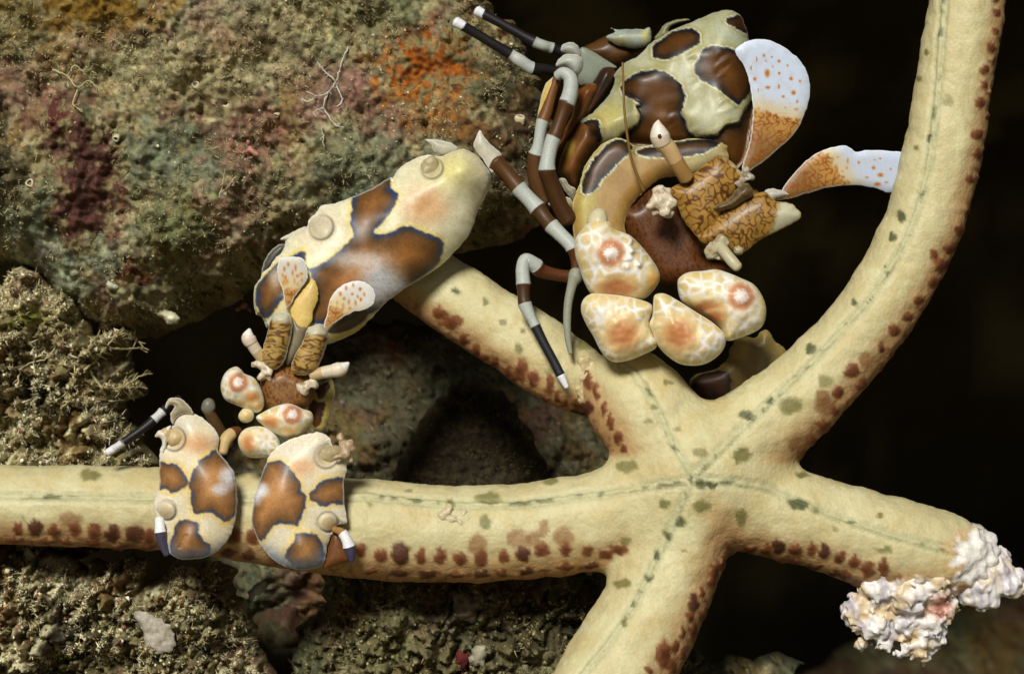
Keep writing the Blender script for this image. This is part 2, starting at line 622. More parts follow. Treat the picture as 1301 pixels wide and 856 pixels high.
gap_rock = rock('rock_in_gap', [(300, 800), (330, 775), (365, 768), (392, 790), (400, 850), (410, 980), (280, 980), (290, 860)], 4.6, 0.9, 50, 5.0,
                dict(base=(80, 66, 42), pale_amt=0.3), {}, 3.0, 6)
hollow = rock('rock_in_hollow', [(330, 470), (390, 425), (470, 405), (560, 415), (640, 450), (720, 490), (790, 530), (830, 590), (830, 760), (300, 800), (290, 600)],
              6.2, 1.6, 120, 6.0, dict(base=(92, 88, 64), pale=(150, 150, 124), pale_amt=0.4, green=0.7), {}, 3.0, 8)
foot_rock = rock('rock_bottom_right', [(868, 960), (872, 860), (890, 832), (930, 838), (985, 830), (1022, 842), (1010, 858), (1040, 980)], 2.4, 0.7, 40, 7.0,
                 dict(base=(84, 84, 58), pale_amt=0.4), {}, 2.6, 5)
far_rock = rock('rock_far_right', [(960, 900), (1040, 850), (1100, 812), (1180, 770), (1260, 730), (1330, 690), (1500, 640), (1600, 1000), (950, 1100)],
                25.0, 3.5, 120, 8.0, dict(base=(104, 98, 64), pale=(150, 140, 100), pale_amt=0.5), dict(a1=0.9, a2=0.5, a3=0.3, a4=0.05), 4.5, 14)


def reef_wall_shade_roof():
    prof = np.array([(29, -26), (29, -10), (28.5, 0), (28, 5), (26.5, 7.8), (23, 8.2), (14, 7.2), (3.4, 5.9), (3.0, 6.3), (5, 9), (20, 12.5), (31, 12), (33, 0), (33, -26)], float)  # back wall, plus an unseen roof added to throw shade over it
    Pp = spline(prof, 10, closed=True)
    x = np.linspace(-34, 34, 150)
    Yg, Xg = np.broadcast_to(Pp[:, 0][:, None], (len(Pp), 150)), np.broadcast_to(x[None], (len(Pp), 150))
    Zg = np.broadcast_to(Pp[:, 1][:, None], (len(Pp), 150))
    n1 = fbm(Xg / 4, Yg / 4, Zg / 4, 4, 0.55) * 1.3
    n2 = fbm(Xg / 4 + 40, Yg / 4, Zg / 4, 4, 0.55) * 0.7
    v = np.stack([Xg, Yg + n1, Zg + n2 * np.where(Yg < 27, 0.4, 1)], -1).reshape(-1, 3)
    m, n = Yg.shape
    ii = np.arange(m)[:, None] * n + np.arange(n - 1)[None]
    jj = ((np.arange(m) + 1) % m)[:, None] * n + np.arange(n - 1)[None]
    f = np.stack([ii, ii + 1, jj + 1, jj], -1).reshape(-1, 4)
    c = mixc(np.full((m * n, 3), (62.0, 54, 34)), (104, 94, 62), sstep(0, 0.5, fbm(v[:, 0] / 2.5, v[:, 1] / 2.5, v[:, 2] / 2.5, 4)))
    o = mesh_obj('reef_wall_shade_roof', v, f, lin(c), 'rock')
    o['kind'] = 'structure'
    x = np.linspace(-80, 80, 90)
    X, Y = np.meshgrid(x, x)
    Z = -9.5 + fbm(X / 9, Y / 9, 3.1, 4) * 0.9
    n = 90
    ii = (np.arange(n - 1)[:, None] * n + np.arange(n - 1)[None])
    f = np.stack([ii, ii + 1, ii + n + 1, ii + n], -1).reshape(-1, 4)
    v = np.stack([X, Y, Z], -1).reshape(-1, 3)
    c = mixc(np.full((n * n, 3), (96.0, 86, 56)), (150, 138, 100), sstep(0, 0.5, fbm(v[:, 0] / 3, v[:, 1] / 3, 1.2, 3)))
    o = mesh_obj('reef_floor', v, f, lin(c), 'rock')
    o['kind'] = 'structure'


reef_wall_shade_roof()
# ------------------------------------------------------------------ the starfish
ARMS = [
    pxchain([(890, 602, -0.05, 64), (800, 648, -0.05, 62), (720, 668, 0, 62), (600, 678, 0, 61), (450, 671, 0, 63), (300, 655, 0, 56), (200, 646, 0, 52), (60, 642, 0, 51),
             (-90, 640, 0.1, 50), (-220, 640, 0.3, 48)]),
    pxchain([(880, 605, -0.05, 62), (960, 548, -0.02, 60), (1028, 492, 0.02, 54), (1106, 405, 0.08, 50), (1166, 302, 0.15, 50), (1196, 200, 0.2, 50), (1213, 100, 0.25, 49),
             (1229, 0, 0.3, 48), (1238, -110, 0.4, 46), (1240, -220, 0.5, 44)]),
    pxchain([(882, 608, -0.05, 66), (850, 566, 0.0, 66), (826, 532, 0.05, 65), (808, 512, 0.14, 64), (798, 500, 0.24, 60)]),
    pxchain([(882, 605, -0.05, 66), (868, 665, -0.1, 64), (856, 708, -0.15, 63), (826, 780, -0.25, 66), (786, 850, -0.4, 71), (745, 925, -0.6, 74), (698, 1010, -0.9, 75)]),
    pxchain([(885, 605, -0.05, 64), (960, 640, -0.03, 60), (1050, 667, 0, 58), (1130, 692, 0.05, 62), (1190, 704, 0.1, 56), (1232, 708, 0.12, 40)]),
]
CFAR = pxchain([(752, 490, 0.50, 38), (715, 470, 0.5, 46), (665, 436, 0.6, 47), (605, 398, 0.8, 46), (545, 358, 1.0, 45), (500, 328, 1.2, 40)])


def star_sd(p):
    d = chain_sd(p, ARMS[0])
    for a in ARMS[1:]:
        d = smin(d, chain_sd(p, a), 0.30)
    return smin(d, chain_sd(p, CFAR), 0.06)


_v, _f = sdf_mesh(star_sd, (-8.6, -1.75, -5.6), (6.6, 2.3, 6.2), 0.034, 1.15)
star = empty('starfish', W(880, 605, 0.4))
tag(star, 'cream five-armed starfish with rust-red edge spots and one torn arm, lying across the picture', 'starfish')

GROOVE = [
    [(-200, 628), (0, 630), (120, 632), (200, 634), (330, 634), (450, 629), (520, 634), (580, 640), (650, 640), (720, 632), (800, 622), (878, 611)],
    [(884, 603), (908, 580), (940, 547), (990, 500), (1045, 445), (1098, 387), (1140, 325), (1166, 262), (1180, 200), (1190, 110), (1198, 0), (1204, -150)],
    [(878, 602), (856, 566), (842, 532), (826, 500), (806, 474), (790, 462)],
    [(880, 610), (866, 640), (850, 678), (834, 708), (818, 742), (796, 782), (770, 818), (740, 856), (690, 930)],
    [(886, 611), (930, 613), (980, 622), (1020, 640), (1060, 656), (1120, 676), (1170, 690), (1225, 704)],
]
RED = [(22, 671, 7, 8, 1), (45, 670, 9, 10, 1.2), (69, 673, 8, 8, 1), (90, 661, 13, 11, .45), (95, 672, 8, 9, 1), (120, 675, 9, 9, 1.1), (143, 677, 10, 10, 1.2), (171, 677, 11, 11, 1.3),
       (190, 680, 8, 9, 1), (297, 680, 9, 10, 1.1), (322, 681, 9, 10, 1), (290, 702, 9, 6, 1.2), (316, 705, 9, 6, 1.2), (59, 687, 9, 4, 1), (86, 688, 9, 4, 1), (118, 690, 9, 4, 1),
       (152, 694, 10, 4, 1), (188, 695, 9, 4, 1), (20, 686, 9, 4, 1), (345, 690, 9, 9, 1), (370, 694, 9, 9, 1), (395, 700, 8, 9, 1), (420, 702, 8, 9, 1), (440, 706, 7, 8, 1),
       (458, 698, 7, 9, .9), (484, 706, 8, 9, 1), (509, 703, 11, 14, 1.3), (535, 707, 7, 9, .9), (560, 707, 7, 9, .9), (585, 710, 8, 8, .9), (607, 692, 12, 12, .5), (611, 709, 8, 10, 1),
       (640, 707, 7, 8, .9), (659, 685, 13, 12, .5), (665, 703, 9, 10, 1.2), (690, 672, 7, 11, .45), (689, 698, 9, 9, 1), (677, 684, 9, 9, .5), (716, 681, 12, 12, .5),
       (719, 697, 8, 9, 1), (746, 698, 6, 8, 1), (770, 704, 9, 6, .9), (787, 698, 11, 7, 1), (470, 725, 8, 4, 1), (508, 728, 10, 5, 1.3), (543, 729, 11, 6, 1.3), (581, 730, 8, 5, 1),
       (613, 729, 9, 5, 1.2), (639, 728, 7, 4, 1), (668, 725, 9, 5, 1.3), (718, 719, 11, 4, 1), (751, 717, 10, 4, 1.2),
       (1015, 566, 12, 10, .5), (1045, 541, 9, 9, 1.1), (1054, 552, 7, 8, 1), (1031, 561, 6, 6, 1), (1022, 580, 8, 8, 1), (1042, 575, 5, 9, 1.1), (1050, 517, 15, 11, .55),
       (954, 697, 7, 5, .8), (973, 699, 7, 6, .9), (989, 693, 8, 9, 1.2), (1011, 698, 8, 7, .8), (1031, 698, 6, 9, 1), (1048, 701, 7, 9, 1.2), (1066, 707, 7, 8, 1), (1085, 714, 7, 8, 1),
       (1103, 724, 9, 9, 1), (1123, 720, 6, 12, .8), (1142, 736, 6, 7, .9), (1035, 719, 9, 4, 1.3), (1060, 728, 7, 4, 1.2), (1075, 731, 7, 7, .9), (1089, 743, 9, 5, .8),
       (991, 712, 9, 4, 1), (1012, 713, 8, 4, 1), (966, 709, 7, 4, 1),
       (907, 726, 6, 11, 1.1), (918, 715, 4, 10, .9), (930, 706, 4, 7, .8), (904, 740, 6, 6, .8), (892, 751, 4, 7, .8), (881, 766, 7, 12, 1.2), (875, 783, 6, 6, .9), (895, 781, 5, 9, .9),
       (866, 803, 4, 9, .9), (881, 801, 5, 10, 1), (843, 831, 9, 18, 1), (857, 821, 5, 8, .8), (867, 828, 4, 9, 1.1), (824, 852, 5, 6, .8), (854, 845, 6, 9, 1), (917, 752, 4, 8, 1),
       (927, 735, 3, 9, .9), (941, 726, 5, 4, 1.1), (908, 765, 3, 9, .9), (830, 880, 8, 14, 1),
       (663, 470, 8, 13, 1), (678, 480, 6, 11, .8), (700, 488, 5, 12, .8), (653, 478, 4, 8, 1), (694, 506, 5, 5, .8), (709, 503, 4, 8, .8), (645, 472, 4, 7, .8), (717, 512, 5, 6, .8),
       (574, 409, 13, 9, .8), (605, 445, 5, 8, .9), (616, 453, 4, 6, .9), (629, 461, 4, 6, .9), (590, 430, 6, 8, 1), (560, 398, 9, 8, .9), (731, 526, 14, 5, 1.2), (744, 478, 5, 12, .9),
       (750, 486, 4, 10, .8), (757, 497, 4, 9, .8), (767, 518, 4, 10, .9), (776, 537, 4, 10, .9), (786, 555, 5, 10, .9), (747, 518, 7, 7, 1.3), (793, 570, 4, 6, .9), (734, 512, 6, 8, .9)]
for (x, y, r) in [(395, 95, 8), (383, 135, 9), (380, 165, 8), (375, 200, 9), (370, 262, 9), (370, 298, 10), (357, 348, 8), (350, 408, 9), (335, 447, 10), (318, 482, 10), (298, 513, 12), (285, 495, 9),
                  (285, 548, 10), (306, 551, 7), (255, 580, 9), (235, 615, 9), (262, 618, 7), (207, 642, 11), (236, 656, 7), (182, 675, 9), (209, 691, 8), (155, 698, 14), (186, 720, 7), (125, 718, 13),
                  (146, 745, 10), (100, 762, 12), (68, 772, 14), (92, 796, 9), (120, 806, 6), (65, 826, 10), (88, 842, 8), (403, 60, 7), (408, 25, 7), (408, -5, 7), (398, 118, 6), (393, 180, 5),
                  (389, 225, 5), (384, 290, 5), (372, 345, 5), (366, 390, 5), (350, 455, 5), (332, 500, 5), (316, 545, 6), (292, 585, 6), (405, -40, 7), (410, -80, 7)]:
    RED.append((1000 + x / 1.528, y / 1.528, r / 1.528 * 1.05, r / 1.528 * 1.05, 1.0 if r != 14 else .6))
OLV = [(115, 604, 14, 7, .8), (620, 632, 16, 9, .8), (573, 638, 7, 4, .8), (700, 612, 10, 5, .7), (797, 592, 14, 8, .7), (616, 663, 7, 10, .8), (1005, 515, 16, 10, .8), (947, 527, 9, 6, 1.1),
       (943, 578, 12, 10, .9), (978, 508, 5, 5, 1), (889, 575, 9, 6, .6), (845, 640, 9, 6, .9), (891, 643, 12, 8, .7), (942, 657, 7, 13, .8), (1014, 640, 13, 7, 1.2), (1020, 603, 9, 4, .9),
       (891, 615, 6, 7, 1.2), (905, 616, 7, 4, 1.2), (877, 608, 4, 4, 1.1), (865, 664, 6, 7, 1), (849, 680, 4, 6, 1.1), (834, 706, 4, 8, 1.2), (824, 734, 6, 5, 1.2), (824, 536, 5, 4, .6),
       (830, 515, 4, 4, .7), (850, 486, 6, 3, .6), (862, 545, 5, 4, .5), (792, 741, 13, 6, .8), (848, 678, 5, 3, .8), (792, 791, 4, 4, .9), (795, 688, 7, 5, .7), (869, 698, 4, 3, .6),
       (1123, 698, 11, 5, .8), (1118, 653, 4, 4, .8), (616, 383, 4, 4, .9), (579, 370, 5, 6, 1), (659, 443, 6, 6, .7), (744, 435, 10, 9, .7), (664, 422, 3, 3, .9), (640, 410, 4, 3, .7),
       (1204, 129, 9, 8, .5), (1178, 66, 3, 5, .9), (1169, 101, 3, 5, .8), (1180, 175, 4, 5, 1.2), (1164, 188, 3, 3, .9), (1145, 275, 6, 6, 1.2), (1134, 300, 5, 5, 1.1), (1124, 339, 2, 2, 1),
       (1085, 384, 4, 4, 1.1), (1031, 444, 7, 6, 1.2), (1049, 484, 10, 9, .6), (30, 660, 3, 3, .4), (700, 470, 6, 5, .5), (1060, 672, 4, 3, .5), (520, 622, 5, 3, .5), (470, 640, 4, 3, .5)]


def star_paint(v):
    sc_ = (CAMD + v[:, 1]) / CAMD / 100
    u, w = v[:, 0] / sc_ + 650.5, 428 - v[:, 2] / sc_
    N = len(v)
    wu = u + 3.6 * fbm(u / 10, w / 10, 1.0, 2)
    ww = w + 3.6 * fbm(u / 10, w / 10, 5.0, 2)
    C = np.full((N, 3), (194.0, 182, 138))
    C = mixc(C, (206, 200, 158), sstep(-0.1, 0.5, fbm(u / 60, w / 60, 2.2, 3)) * 0.6)
    C = mixc(C, (188, 162, 102), sstep(0.1, 0.5, fbm(u / 45, w / 45, 6.2, 3)) * 0.25)
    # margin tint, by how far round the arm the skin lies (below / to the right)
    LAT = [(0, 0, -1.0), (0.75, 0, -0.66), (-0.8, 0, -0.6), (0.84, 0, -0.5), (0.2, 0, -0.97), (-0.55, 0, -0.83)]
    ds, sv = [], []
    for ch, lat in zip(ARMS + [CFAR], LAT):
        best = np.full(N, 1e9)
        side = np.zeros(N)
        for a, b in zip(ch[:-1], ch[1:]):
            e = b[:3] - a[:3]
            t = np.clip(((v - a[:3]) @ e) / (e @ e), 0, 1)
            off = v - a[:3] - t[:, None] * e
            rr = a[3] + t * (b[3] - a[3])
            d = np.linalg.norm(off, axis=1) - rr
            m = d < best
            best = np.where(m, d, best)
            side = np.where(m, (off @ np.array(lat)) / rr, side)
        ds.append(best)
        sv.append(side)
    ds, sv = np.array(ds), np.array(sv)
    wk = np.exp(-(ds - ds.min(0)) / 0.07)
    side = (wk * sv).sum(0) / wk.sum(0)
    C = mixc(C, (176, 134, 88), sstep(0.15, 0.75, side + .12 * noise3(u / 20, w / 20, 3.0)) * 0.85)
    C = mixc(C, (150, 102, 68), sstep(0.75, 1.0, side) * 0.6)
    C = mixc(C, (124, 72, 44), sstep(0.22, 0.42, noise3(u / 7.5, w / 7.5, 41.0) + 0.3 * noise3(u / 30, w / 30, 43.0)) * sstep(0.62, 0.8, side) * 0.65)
    # seams
    g = np.full(N, 1e9)
    for k, P in enumerate(GROOVE):
        g = np.minimum(g, polyline_d(wu * 0.4 + u * 0.6, ww * 0.4 + w * 0.6, spline(P, 6, closed=False)))
    front = v[:, 1] < 0.45
    g = np.where(front, g, 99)
    bead = 0.5 + 0.5 * noise3(u / 3.0, w / 3.0, 9.0)
    C = mixc(C, (190, 188, 150), sstep(12, 4, g) * 0.45)
    line = np.exp(-((g - 4.5) / 1.7) ** 2) * 0.75 + np.exp(-(g / 1.5) ** 2) * 0.35
    C = mixc(C, (112, 118, 84), np.clip(line * (0.1 + 1.0 * bead), 0, 1) * 0.6)
    broken = sstep(0.15, 0.5, noise3(u / 14, w / 14, 4.4)) * sstep(3.5, 1.5, g)
    C = mixc(C, (62, 66, 36), broken * 0.6)
    C = mixc(C, (176, 148, 84), sstep(0.45, 0.7, noise3(u / 12, w / 12, 14)) * 0.18)
    for (x, y, rx, ry, a) in OLV:
        q = np.hypot((wu - x) / rx, (ww - y) / ry)
        C = mixc(C, (96, 92, 44) if a < 1 else (60, 66, 34), sstep(1.25, 0.7, q) * min(0.8, 0.75 * a + .1) * front)
    for (x, y, rx, ry, a) in RED:
        m = (np.abs(u - x) < rx * 2.5) & (np.abs(w - y) < ry * 2.5)
        if not m.any():
            continue
        q = np.hypot((wu[m] - x) / rx, (ww[m] - y) / ry)
        col = (132, 92, 56) if a < 0.7 else ((112, 62, 34) if a < 1.15 else (74, 40, 24))
        C[m] = mixc(C[m], col, sstep(1.3, 0.8, q) * min(0.92, a + 0.15))
        if a >= 0.7:
            C[m] = mixc(C[m], (78, 40, 22), sstep(0.7, 0.2, q) * 0.55)
    tear = np.minimum(np.hypot((u - 1160) / 70, (w - 772) / 36), np.hypot((u - 1252) / 42, (w - 712) / 40)) + 0.35 * fbm(u / 14, w / 14, 2.0, 3, 0.6)
    C = mixc(C, (196, 150, 104), sstep(1.35, 1.05, tear) * 0.6)
    C = mixc(C, (226, 220, 214), sstep(1.12, 0.92, tear))
    C = C * (1 + 0.05 * noise3(u / 3.2, w / 3.2, 31.0))[:, None]
    disp = -0.030 * np.exp(-((g - 4.5) / 2.2) ** 2) + 0.012 * np.exp(-(g / 2.0) ** 2)
    for (x, y, rx, ry, a) in RED:
        if a >= .7:
            m = (np.abs(u - x) < rx * 2.5) & (np.abs(w - y) < ry * 2.5)
            disp[m] += 0.022 * sstep(1.2, 0.3, np.hypot((u[m] - x) / rx, (w[m] - y) / ry))
    disp += 0.022 * fbm(u / 30, w / 30, v[:, 1] * 2, 3) + 0.006 * noise3(u / 6, w / 6, v[:, 1] * 10)
    disp += 0.06 * sstep(1.2, 0.8, tear) * fbm(u / 16, w / 16, v[:, 1] * 6, 2, 0.5)
    return C, disp, u, w


_C, _disp, _u, _w = star_paint(_v)
body = mesh_obj('body', _v, _f, lin(np.clip(_C, 0, 255)), 'star_skin', star)
_n = vnormals(body)
body.data.vertices.foreach_set('co', (_v + _n * _disp[:, None]).astype(np.float32).ravel())
body.data.update()


def blob(name, balls, k, rough, rscale, color, mat, parent, h=0.028, label=None):
    B = [(np.array(W(x, y, d)), r * S(d)) for x, y, d, r in balls]

    def f(p):
        o = None
        for c, r in B:
            d = np.linalg.norm(p - c, axis=1) - r
            o = d if o is None else smin(o, d, k)
        return o - rough * fbm(p[:, 0] * rscale, p[:, 1] * rscale, p[:, 2] * rscale, 3, 0.6)
    lo = np.min([c - r - 0.15 for c, r in B], 0)
    hi = np.max([c + r + 0.15 for c, r in B], 0)
    v, fc = sdf_mesh(f, lo, hi, h, 1.6)
    C = color(v) if callable(color) else np.full((len(v), 3), color, float)
    o = mesh_obj(name, v, fc, lin(np.clip(C, 0, 255)), mat, parent)
    if label:
        o['label'] = label
    return o


def flesh_col(v):
    C = np.full((len(v), 3), (232.0, 226, 222))
    C = mixc(C, (186, 178, 190), sstep(0, 0.5, fbm(v[:, 0] * 4, v[:, 1] * 4, v[:, 2] * 4, 3)) * 0.7)
    C = mixc(C, (214, 186, 140), sstep(0.05, 0.5, fbm(v[:, 0] * 3, v[:, 1] * 3 + 9, v[:, 2] * 3, 3)) * 0.7)
    sx, sz = v[:, 0] * 100 + 650, 428 - v[:, 2] * 100
    C = mixc(C, (204, 132, 112), sstep(24, 6, np.hypot(sx - 1192, sz - 768)) * 0.75)
    return C


_rf = np.random.default_rng(5)
FRAY = [(1080 + 125 * t + _rf.normal(0, 4), 800 + 34 * math.sin(t * 2.6) - 6 + _rf.normal(0, 7), _rf.uniform(-0.15, 0.15), _rf.uniform(2.5, 6.5)) for t in np.linspace(0, 1, 22)]
FRAY2 = [(1225 + 78 * t + _rf.normal(0, 4), 766 - 40 * t * t + _rf.normal(0, 6), _rf.uniform(-0.1, 0.15), _rf.uniform(2.5, 6)) for t in np.linspace(0, 1, 14)]
blob('torn_flesh', FRAY + [(1120, 742, -.15, 26), (1150, 752, -.2, 28), (1185, 740, -.2, 24), (1094, 776, 0.0, 24), (1112, 792, -0.05, 22), (1128, 760, 0.05, 28), (1150, 788, 0, 26), (1168, 760, 0.05, 30), (1180, 790, 0.0, 24), (1168, 815, 0, 17), (1172, 832, 0, 9),
                    (1193, 768, 0, 22), (1150, 738, 0.1, 30), (1198, 745, 0.1, 20)], 0.07, 0.07, 8.0, flesh_col, 'flesh', star, 0.024, 'ragged white flesh hanging from the bitten arm')
ridged = blob('torn_flesh', FRAY2 + [(1228, 732, 0.05, 22), (1246, 742, 0.05, 26), (1264, 730, 0.05, 22), (1272, 706, 0.1, 13), (1282, 742, 0.05, 18), (1296, 746, 0.1, 12), (1252, 758, 0.05, 14), (1300, 735, .1, 8)],
              0.10, 0.05, 5.0, lambda v: mixc(flesh_col(v), (186, 180, 192), 0.8 * sstep(0.0, 1.0, np.sin(v[:, 0] * 62 + v[:, 2] * 14 + 3 * noise3(v[:, 0] * 5, v[:, 1] * 5, v[:, 2] * 5)))), 'flesh', star, 0.022, 'ridged white flesh at the very end of the bitten arm')
blob('torn_flesh', [(1222, 690, 0.05, 20), (1236, 684, 0.1, 18), (1214, 704, 0.0, 20), (1246, 696, .1, 14)], 0.12, 0.04, 5, lambda v: mixc(np.full((len(v), 3), (214.0, 206, 190)), (150, 160, 150), sstep(0, .5, fbm(v[:, 0] * 5, v[:, 1] * 5, v[:, 2] * 5, 3))), 'flesh', star, 0.022)
# pale scar where the arm has been picked at
blob('scar', [(563, 655, -0.51, 9), (576, 660, -0.525, 8), (585, 668, -0.525, 7), (570, 646, -0.51, 6), (590, 652, -0.52, 5)], 0.05, 0.025, 12, (196, 182, 150), 'flesh', star, 0.02, 'small pale scar on the starfish arm')
blob('scar', [(740, 462, 0.14, 10), (744, 480, 0.12, 9), (738, 496, 0.12, 8), (752, 468, 0.14, 9), (741, 508, 0.14, 6)], 0.08, 0.04, 8, (190, 172, 132), 'flesh', star, 0.02)
# ------------------------------------------------------------------ shrimps
def flatc(U, c):
    return np.broadcast_to(np.asarray(c, float), U.shape + (3,)).copy()


def shell_paint(base, patches=(), base2=None, edge=(48, 62, 112), brown=(120, 70, 34), core=(152, 94, 48), line=(226, 198, 96), lw=2.2, ew=5.0,
                cw=26, rim=(232, 230, 228), rw=2.2, whites=(), seed=0.0, blush=(), white_line=0.0, rings=(), tip=None):
    def f(U, V, d):
        C = flatc(U, base)
        if base2 is not None:
            C = mixc(C, base2, sstep(-0.25, 0.35, fbm(U / 45, V / 45, seed, 3)))
        for (x, y, rx, ry, col, wgt) in blush:
            C = mixc(C, col, sstep(1.15, 0.1, np.hypot((U - x) / rx, (V - y) / ry)) * wgt)
        wu, wv = U + 2.0 * fbm(U / 9, V / 9, seed, 3, 0.6), V + 2.0 * fbm(U / 9, V / 9, seed + 4, 3, 0.6)
        ss = [sd(wu, wv, p) for p in patches]
        for s in ss:
            C = mixc(C, line, np.exp(-((s + lw * 0.8) / lw) ** 2) * (0.5 + 0.35 * noise3(U / 16, V / 16, seed + 12)) * (s < 1))
            if white_line:
                C = mixc(C, (222, 226, 216), np.exp(-((s + 0.6) / 1.0) ** 2) * white_line)
        for s in ss:
            P = mixc(flatc(U, edge), brown, np.clip(0.25 + 0.8 * noise3(U / 13, V / 13, seed + 15), 0, 0.7))
            P = mixc(P, brown, sstep(ew * 0.25, ew * 1.9, s))
            P = mixc(P, core, np.clip((s - ew * 0.8) / cw, 0, 1))
            P = P * (1 + 0.10 * fbm(U / 22, V / 22, seed + 8, 3))[..., None]
            for (x, y, rx, ry, col, wgt) in whites:
                P = mixc(P, col, sstep(1.45, 0.15, np.hypot((U - x) / rx, (V - y) / ry) + 0.15 * fbm(U / 15, V / 15, seed + 2, 2)) * wgt)
            P = P * (1 - 0.10 * sstep(0.1, 0.5, noise3(U / 2.4, V / 2.4, seed + 18)))[..., None]
            w = sstep(-1.0, 1.4, s)
            C = C * (1 - w[..., None]) + P * w[..., None]
        for (x, y, r, fill) in rings:
            q = np.hypot(U - x, V - y)
            C = mixc(C, fill, sstep(r, r - 6, q) * 0.55)
            ang = np.cos(np.arctan2(V - y, U - x) - 0.7) * 0.4 + 0.6
            C = mixc(C, (74, 68, 62), np.exp(-((q - r) / 1.5) ** 2) * ang * 0.75)
        if tip is not None:
            C = mixc(C, tip[1], sstep(tip[0] - 26, tip[0] + 8, V + 4 * noise3(U / 12, V / 12, seed)) * sstep(26, 2, d) * 0.75)
        if rim is not None:
            C = mixc(C, rim, sstep(rw, rw * 0.35, d) * 0.65)
        return C * (1 + 0.07 * noise3(U / 1.9, V / 1.9, seed + 40) + 0.05 * noise3(U / 4.5, V / 4.5, seed + 44))[..., None]
    return f


def bosses(lst):
    """raised round bosses (x, y, r, height) with a groove round each"""
    def f(U, V, d):
        o = 0.0
        for x, y, r, h in lst:
            q = np.hypot(U - x, V - y) / r
            o = o + h * np.clip(1 - q * q, 0, 1) - 0.025 * np.exp(-((q - 1.05) / 0.12) ** 2)
        return o
    return f


def maze(base, dark, tip=None, tipdir=None, scale=5.0, aniso=(1.0, 1.0), seed=0.0, thr=0.16, rim=(226, 224, 214), rw=1.6):
    """brown worm-line pattern"""
    def f(U, V, d):
        C = flatc(U, base)
        C = C * (1 + 0.12 * fbm(U / 14, V / 14, seed + 3, 3))[..., None]
        wu = U + 3 * noise3(U / 11, V / 11, seed + 5)
        wv = V + 3 * noise3(U / 11, V / 11, seed + 6)
        nn = noise3(wu / scale / 1.6 * aniso[0], wv / scale / 1.6 * aniso[1], seed)
        C = mixc(C, dark, sstep(thr, thr * 0.35, np.abs(nn)) * 0.9)
        if tip is not None:
            a, b, g = tipdir
            t = U * a + V * b - g
            C = mixc(C, tip, sstep(-5, 5, t + 3 * noise3(U / 8, V / 8, seed)))
        return mixc(C, rim, sstep(rw, rw * 0.3, d))
    return f


def flap_paint(spots, split, tip=(214, 216, 224), seed=0.0, mz=(182, 136, 70), dk=(138, 72, 22), scale=5.0, rim=(240, 242, 250)):
    a, b, g = split

    def f(U, V, d):
        C = flatc(U, tip)
        C = mixc(C, (188, 192, 202), sstep(0, 0.5, fbm(U / 14, V / 14, seed, 3)) * 0.5)
        rs = np.random.default_rng(int(seed * 100))
        for (x, y, rx, ry) in spots:
            x, y = x + rs.uniform(-1.5, 1.5), y + rs.uniform(-1.5, 1.5)
            rx, ry = rx * rs.uniform(0.5, 1.15), ry * rs.uniform(0.6, 1.4)
            q = np.hypot((U - x) / rx, (V - y) / ry)
            C = mixc(C, (196, 142, 62), sstep(1.7, 0.9, q) * 0.6)
            C = mixc(C, (170, 96, 44), sstep(1.1, 0.5, q) * 0.85)
        M = flatc(U, mz)
        wu, wv = U + 2.5 * noise3(U / 9, V / 9, seed + 5), V + 2.5 * noise3(U / 9, V / 9, seed + 6)
        nn = noise3(wu / scale / 1.5, wv / scale / 1.5, seed)
        M = mixc(M, (134, 100, 52), sstep(10, 50, U * a + V * b - g))
        M = mixc(M, dk, sstep(0.2, 0.06, np.abs(nn)) * 0.95)
        tt = U * a + V * b - g
        w = sstep(-2, 5, tt + 6 * noise3(U / 5, V / 5, seed + 9))
        C = mixc(C, (206, 176, 116), sstep(-26, 4, tt) * 0.7)
        C = C * (1 - w[..., None]) + M * w[..., None]
        return mixc(C, rim, sstep(1.8, 0.5, d) * 0.8)
    return f


